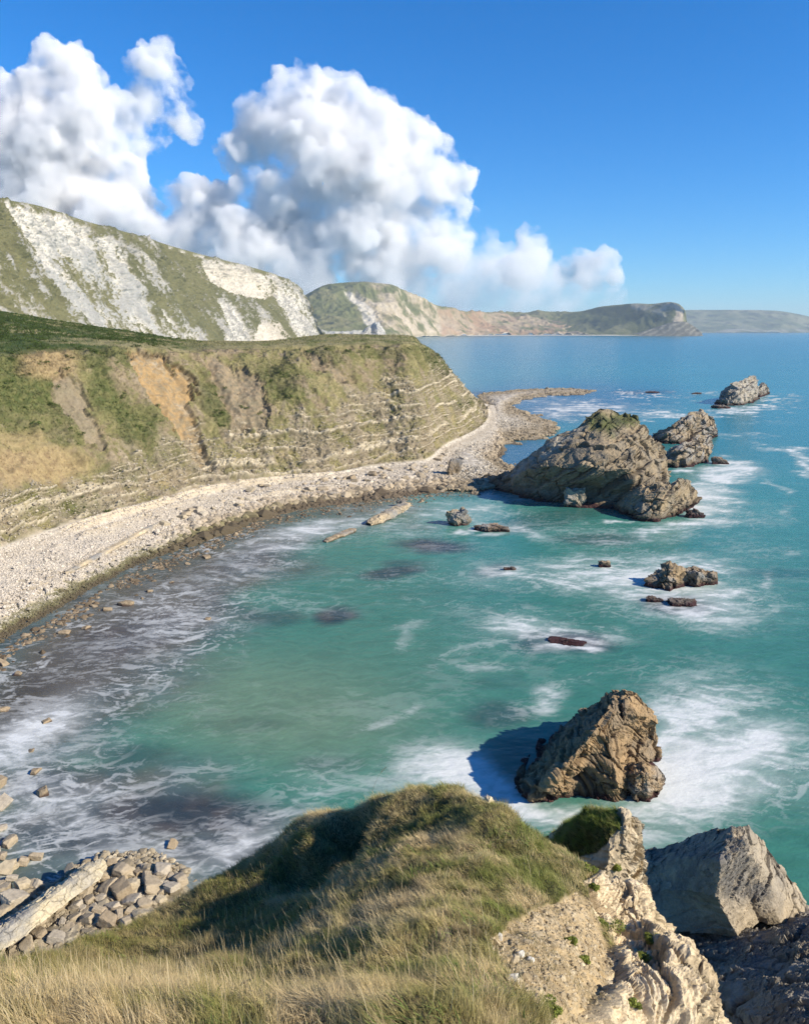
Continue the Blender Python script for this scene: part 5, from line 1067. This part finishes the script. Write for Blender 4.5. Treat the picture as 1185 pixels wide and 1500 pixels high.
# ================================================================== CLOUDS
def cloud(name,label,blobs,Dd,vox,dens,seed,kids=16,infl=.84):
    R=np.random.RandomState(seed); cs=[];rs_=[];lv=[]
    for b in blobs:
        px,py,r=b[:3]; d=Dd*(1+(b[3] if len(b)>3 else R.uniform(-.05,.05))); c=D(px,py,d); rr=r/F*d*infl; cs.append(c); rs_.append(rr); lv.append(3)
        for k in range(kids):
            v=R.normal(size=3); v/=np.linalg.norm(v)
            if v[1]>.3: v[1]*=-1
            if v[2]<-.1: v[2]*=-.6
            r2=rr*R.uniform(.28,.5); c2=c+v*rr*R.uniform(.82,1.0); cs.append(c2); rs_.append(r2); lv.append(2)
            for j in range(6):
                u=R.normal(size=3); u/=np.linalg.norm(u); u=u+v*.7; u/=np.linalg.norm(u)
                cs.append(c2+u*r2*.92); rs_.append(r2*R.uniform(.28,.5)); lv.append(2)
    Vs=[];Fs=[];o=0
    for c,r,l in zip(cs,rs_,lv):
        V0,F0=ICO[l]; Vs.append(V0*r+c); Fs.append(F0+o); o+=len(V0)
    ob=mesh_obj(name,np.concatenate(Vs),np.concatenate(Fs),bpy.data.materials.get('stone'))
    m=ob.modifiers.new('r','REMESH'); m.mode='VOXEL'; m.voxel_size=vox
    dg=bpy.context.evaluated_depsgraph_get(); me=bpy.data.meshes.new_from_object(ob.evaluated_get(dg)); ob.modifiers.clear(); old=ob.data; ob.data=me; bpy.data.meshes.remove(old)
    n=len(me.vertices); co_=np.empty(n*3,np.float32); me.vertices.foreach_get('co',co_); no=np.empty(n*3,np.float32); me.vertices.foreach_get('normal',no); P=co_.reshape(-1,3).astype(float); N_=no.reshape(-1,3)
    sc_=1/(Dd*.05); d=(ridg(P,5,s=sc_*1.3,off=seed,g=.6)-.55)*Dd*-.014+fbm(P,5,s=sc_*2.5,off=seed+5,g=.6)*Dd*.007
    P=P+N_*d[:,None]; me.vertices.foreach_set('co',P.astype(np.float32).ravel()); me.update()
    mt=bpy.data.materials.new('cloud_vapour'); mt.use_nodes=True; nt=mt.node_tree; nt.nodes.remove(nt.nodes['Principled BSDF'])
    v=nt.nodes.new('ShaderNodeVolumePrincipled'); v.inputs['Color'].default_value=(.955,.955,.96,1); v.inputs['Density'].default_value=dens; v.inputs['Anisotropy'].default_value=.0
    tc=nt.nodes.new('ShaderNodeNewGeometry') if False else nt.nodes.new('ShaderNodeTexCoord'); nz=nt.nodes.new('ShaderNodeTexNoise'); nz.inputs['Scale'].default_value=19/Dd; nz.inputs['Detail'].default_value=8; nz.inputs['Roughness'].default_value=.6
    nt.links.new(tc.outputs['Object'],nz.inputs['Vector']); mr=nt.nodes.new('ShaderNodeMapRange'); mr.inputs['From Min'].default_value=.435; mr.inputs['From Max'].default_value=.60; mr.inputs['To Min'].default_value=0; mr.inputs['To Max'].default_value=dens*1.7
    nt.links.new(nz.outputs['Fac'],mr.inputs['Value']); nt.links.new(mr.outputs[0],v.inputs['Density']); mt.cycles.volume_step_rate=.12
    nt.links.new(v.outputs[0],nt.nodes['Material Output'].inputs['Volume']); me.materials.clear(); me.materials.append(mt)
    tag(ob,label,'cloud'); log(name,n); return ob
cloud('cumulus_cloud','tall white cumulus cloud at upper left above the chalk cliff',[(98,142,60,.0),(55,182,60,.0),(140,185,60,-.02),(25,235,85,.02),(95,255,85,-.02),(150,290,70,.02),(70,320,90,0),(-70,220,110,.03),(-60,320,110,.03),(226,112,42,.03),(238,158,44,.04),(212,178,38,.03),(262,120,20,.03),(280,188,26,.04),(228,205,22,.03),(185,350,60,.02),(200,195,34,.02),(195,240,26,.03),(175,275,40,.02),(225,335,40,.04),(290,350,40,.04),(330,372,40,.04)],13500,42,.0050,3,kids=22)
cloud('cumulus_cloud','biggest white cumulus cloud, towering over the far end of the chalk cliff',[(440,148,44,0),(495,150,42,.01),(545,180,46,.0),(590,220,50,.0),(632,262,48,-.02),(672,268,28,-.03),(385,195,42,.0),(352,232,36,.0),(430,235,78,-.01),(520,270,88,-.02),(595,300,66,-.03),(420,325,76,-.01),(520,355,84,-.02),(335,338,56,.0),(620,350,52,-.02),(265,325,46,.0),(655,320,38,-.03),(300,350,60,-.02),(240,362,60,-.02),(185,372,62,-.02),(130,370,60,-.02),(370,375,64,-.03),(270,325,36,-.02),(330,310,40,-.02),(220,330,44,-.02),(170,320,48,-.02),(450,392,58,-.03),(490,380,56,-.03),(400,350,50,-.03),(540,400,50,-.03),(610,395,44,-.03),(660,370,34,-.03)],13000,42,.0050,5,kids=22)
cloud('grey_cloud','low flat grey cloud bank behind the hill, under the big cumulus clouds',[(400,405,40,0),(440,410,46,0),(480,412,50,0),(540,414,54,0),(600,414,56,0),(655,412,56,0),(705,412,52,0),(750,420,46,0),(800,430,34,0),(850,436,28,0),(900,440,20,0),(430,385,36,0),(350,395,44,0),(690,440,40,0),(600,440,40,0)],12300,60,.0017,7,kids=12,infl=1.1)
cloud('small_cloud','small white upright puff of cloud right of the big cumulus',[(778,362,22,0),(768,345,12,0),(782,385,22,0),(770,405,24,0),(712,378,11,0),(718,388,12,.0),(745,400,20,.02)],13500,32,.0045,9,infl=1.0)
cloud('small_cloud','small faint puff of cloud farthest right above the far headland',[(850,395,22,0),(880,385,20,0),(900,408,18,0),(830,402,18,0),(870,412,22,0),(885,372,12,0),(835,385,14,0)],13500,32,.0038,11,infl=1.0)
sc.cycles.volume_bounces=8; sc.cycles.max_bounces=12; sc.cycles.diffuse_bounces=3; sc.cycles.glossy_bounces=2; sc.cycles.transparent_max_bounces=8; sc.cycles.use_denoising=True; sc.cycles.denoising_prefilter='FAST'; sc.cycles.denoising_input_passes='RGB_ALBEDO_NORMAL'
for o in PROTO+WPROTO: bpy.data.objects.remove(o)
log('done')
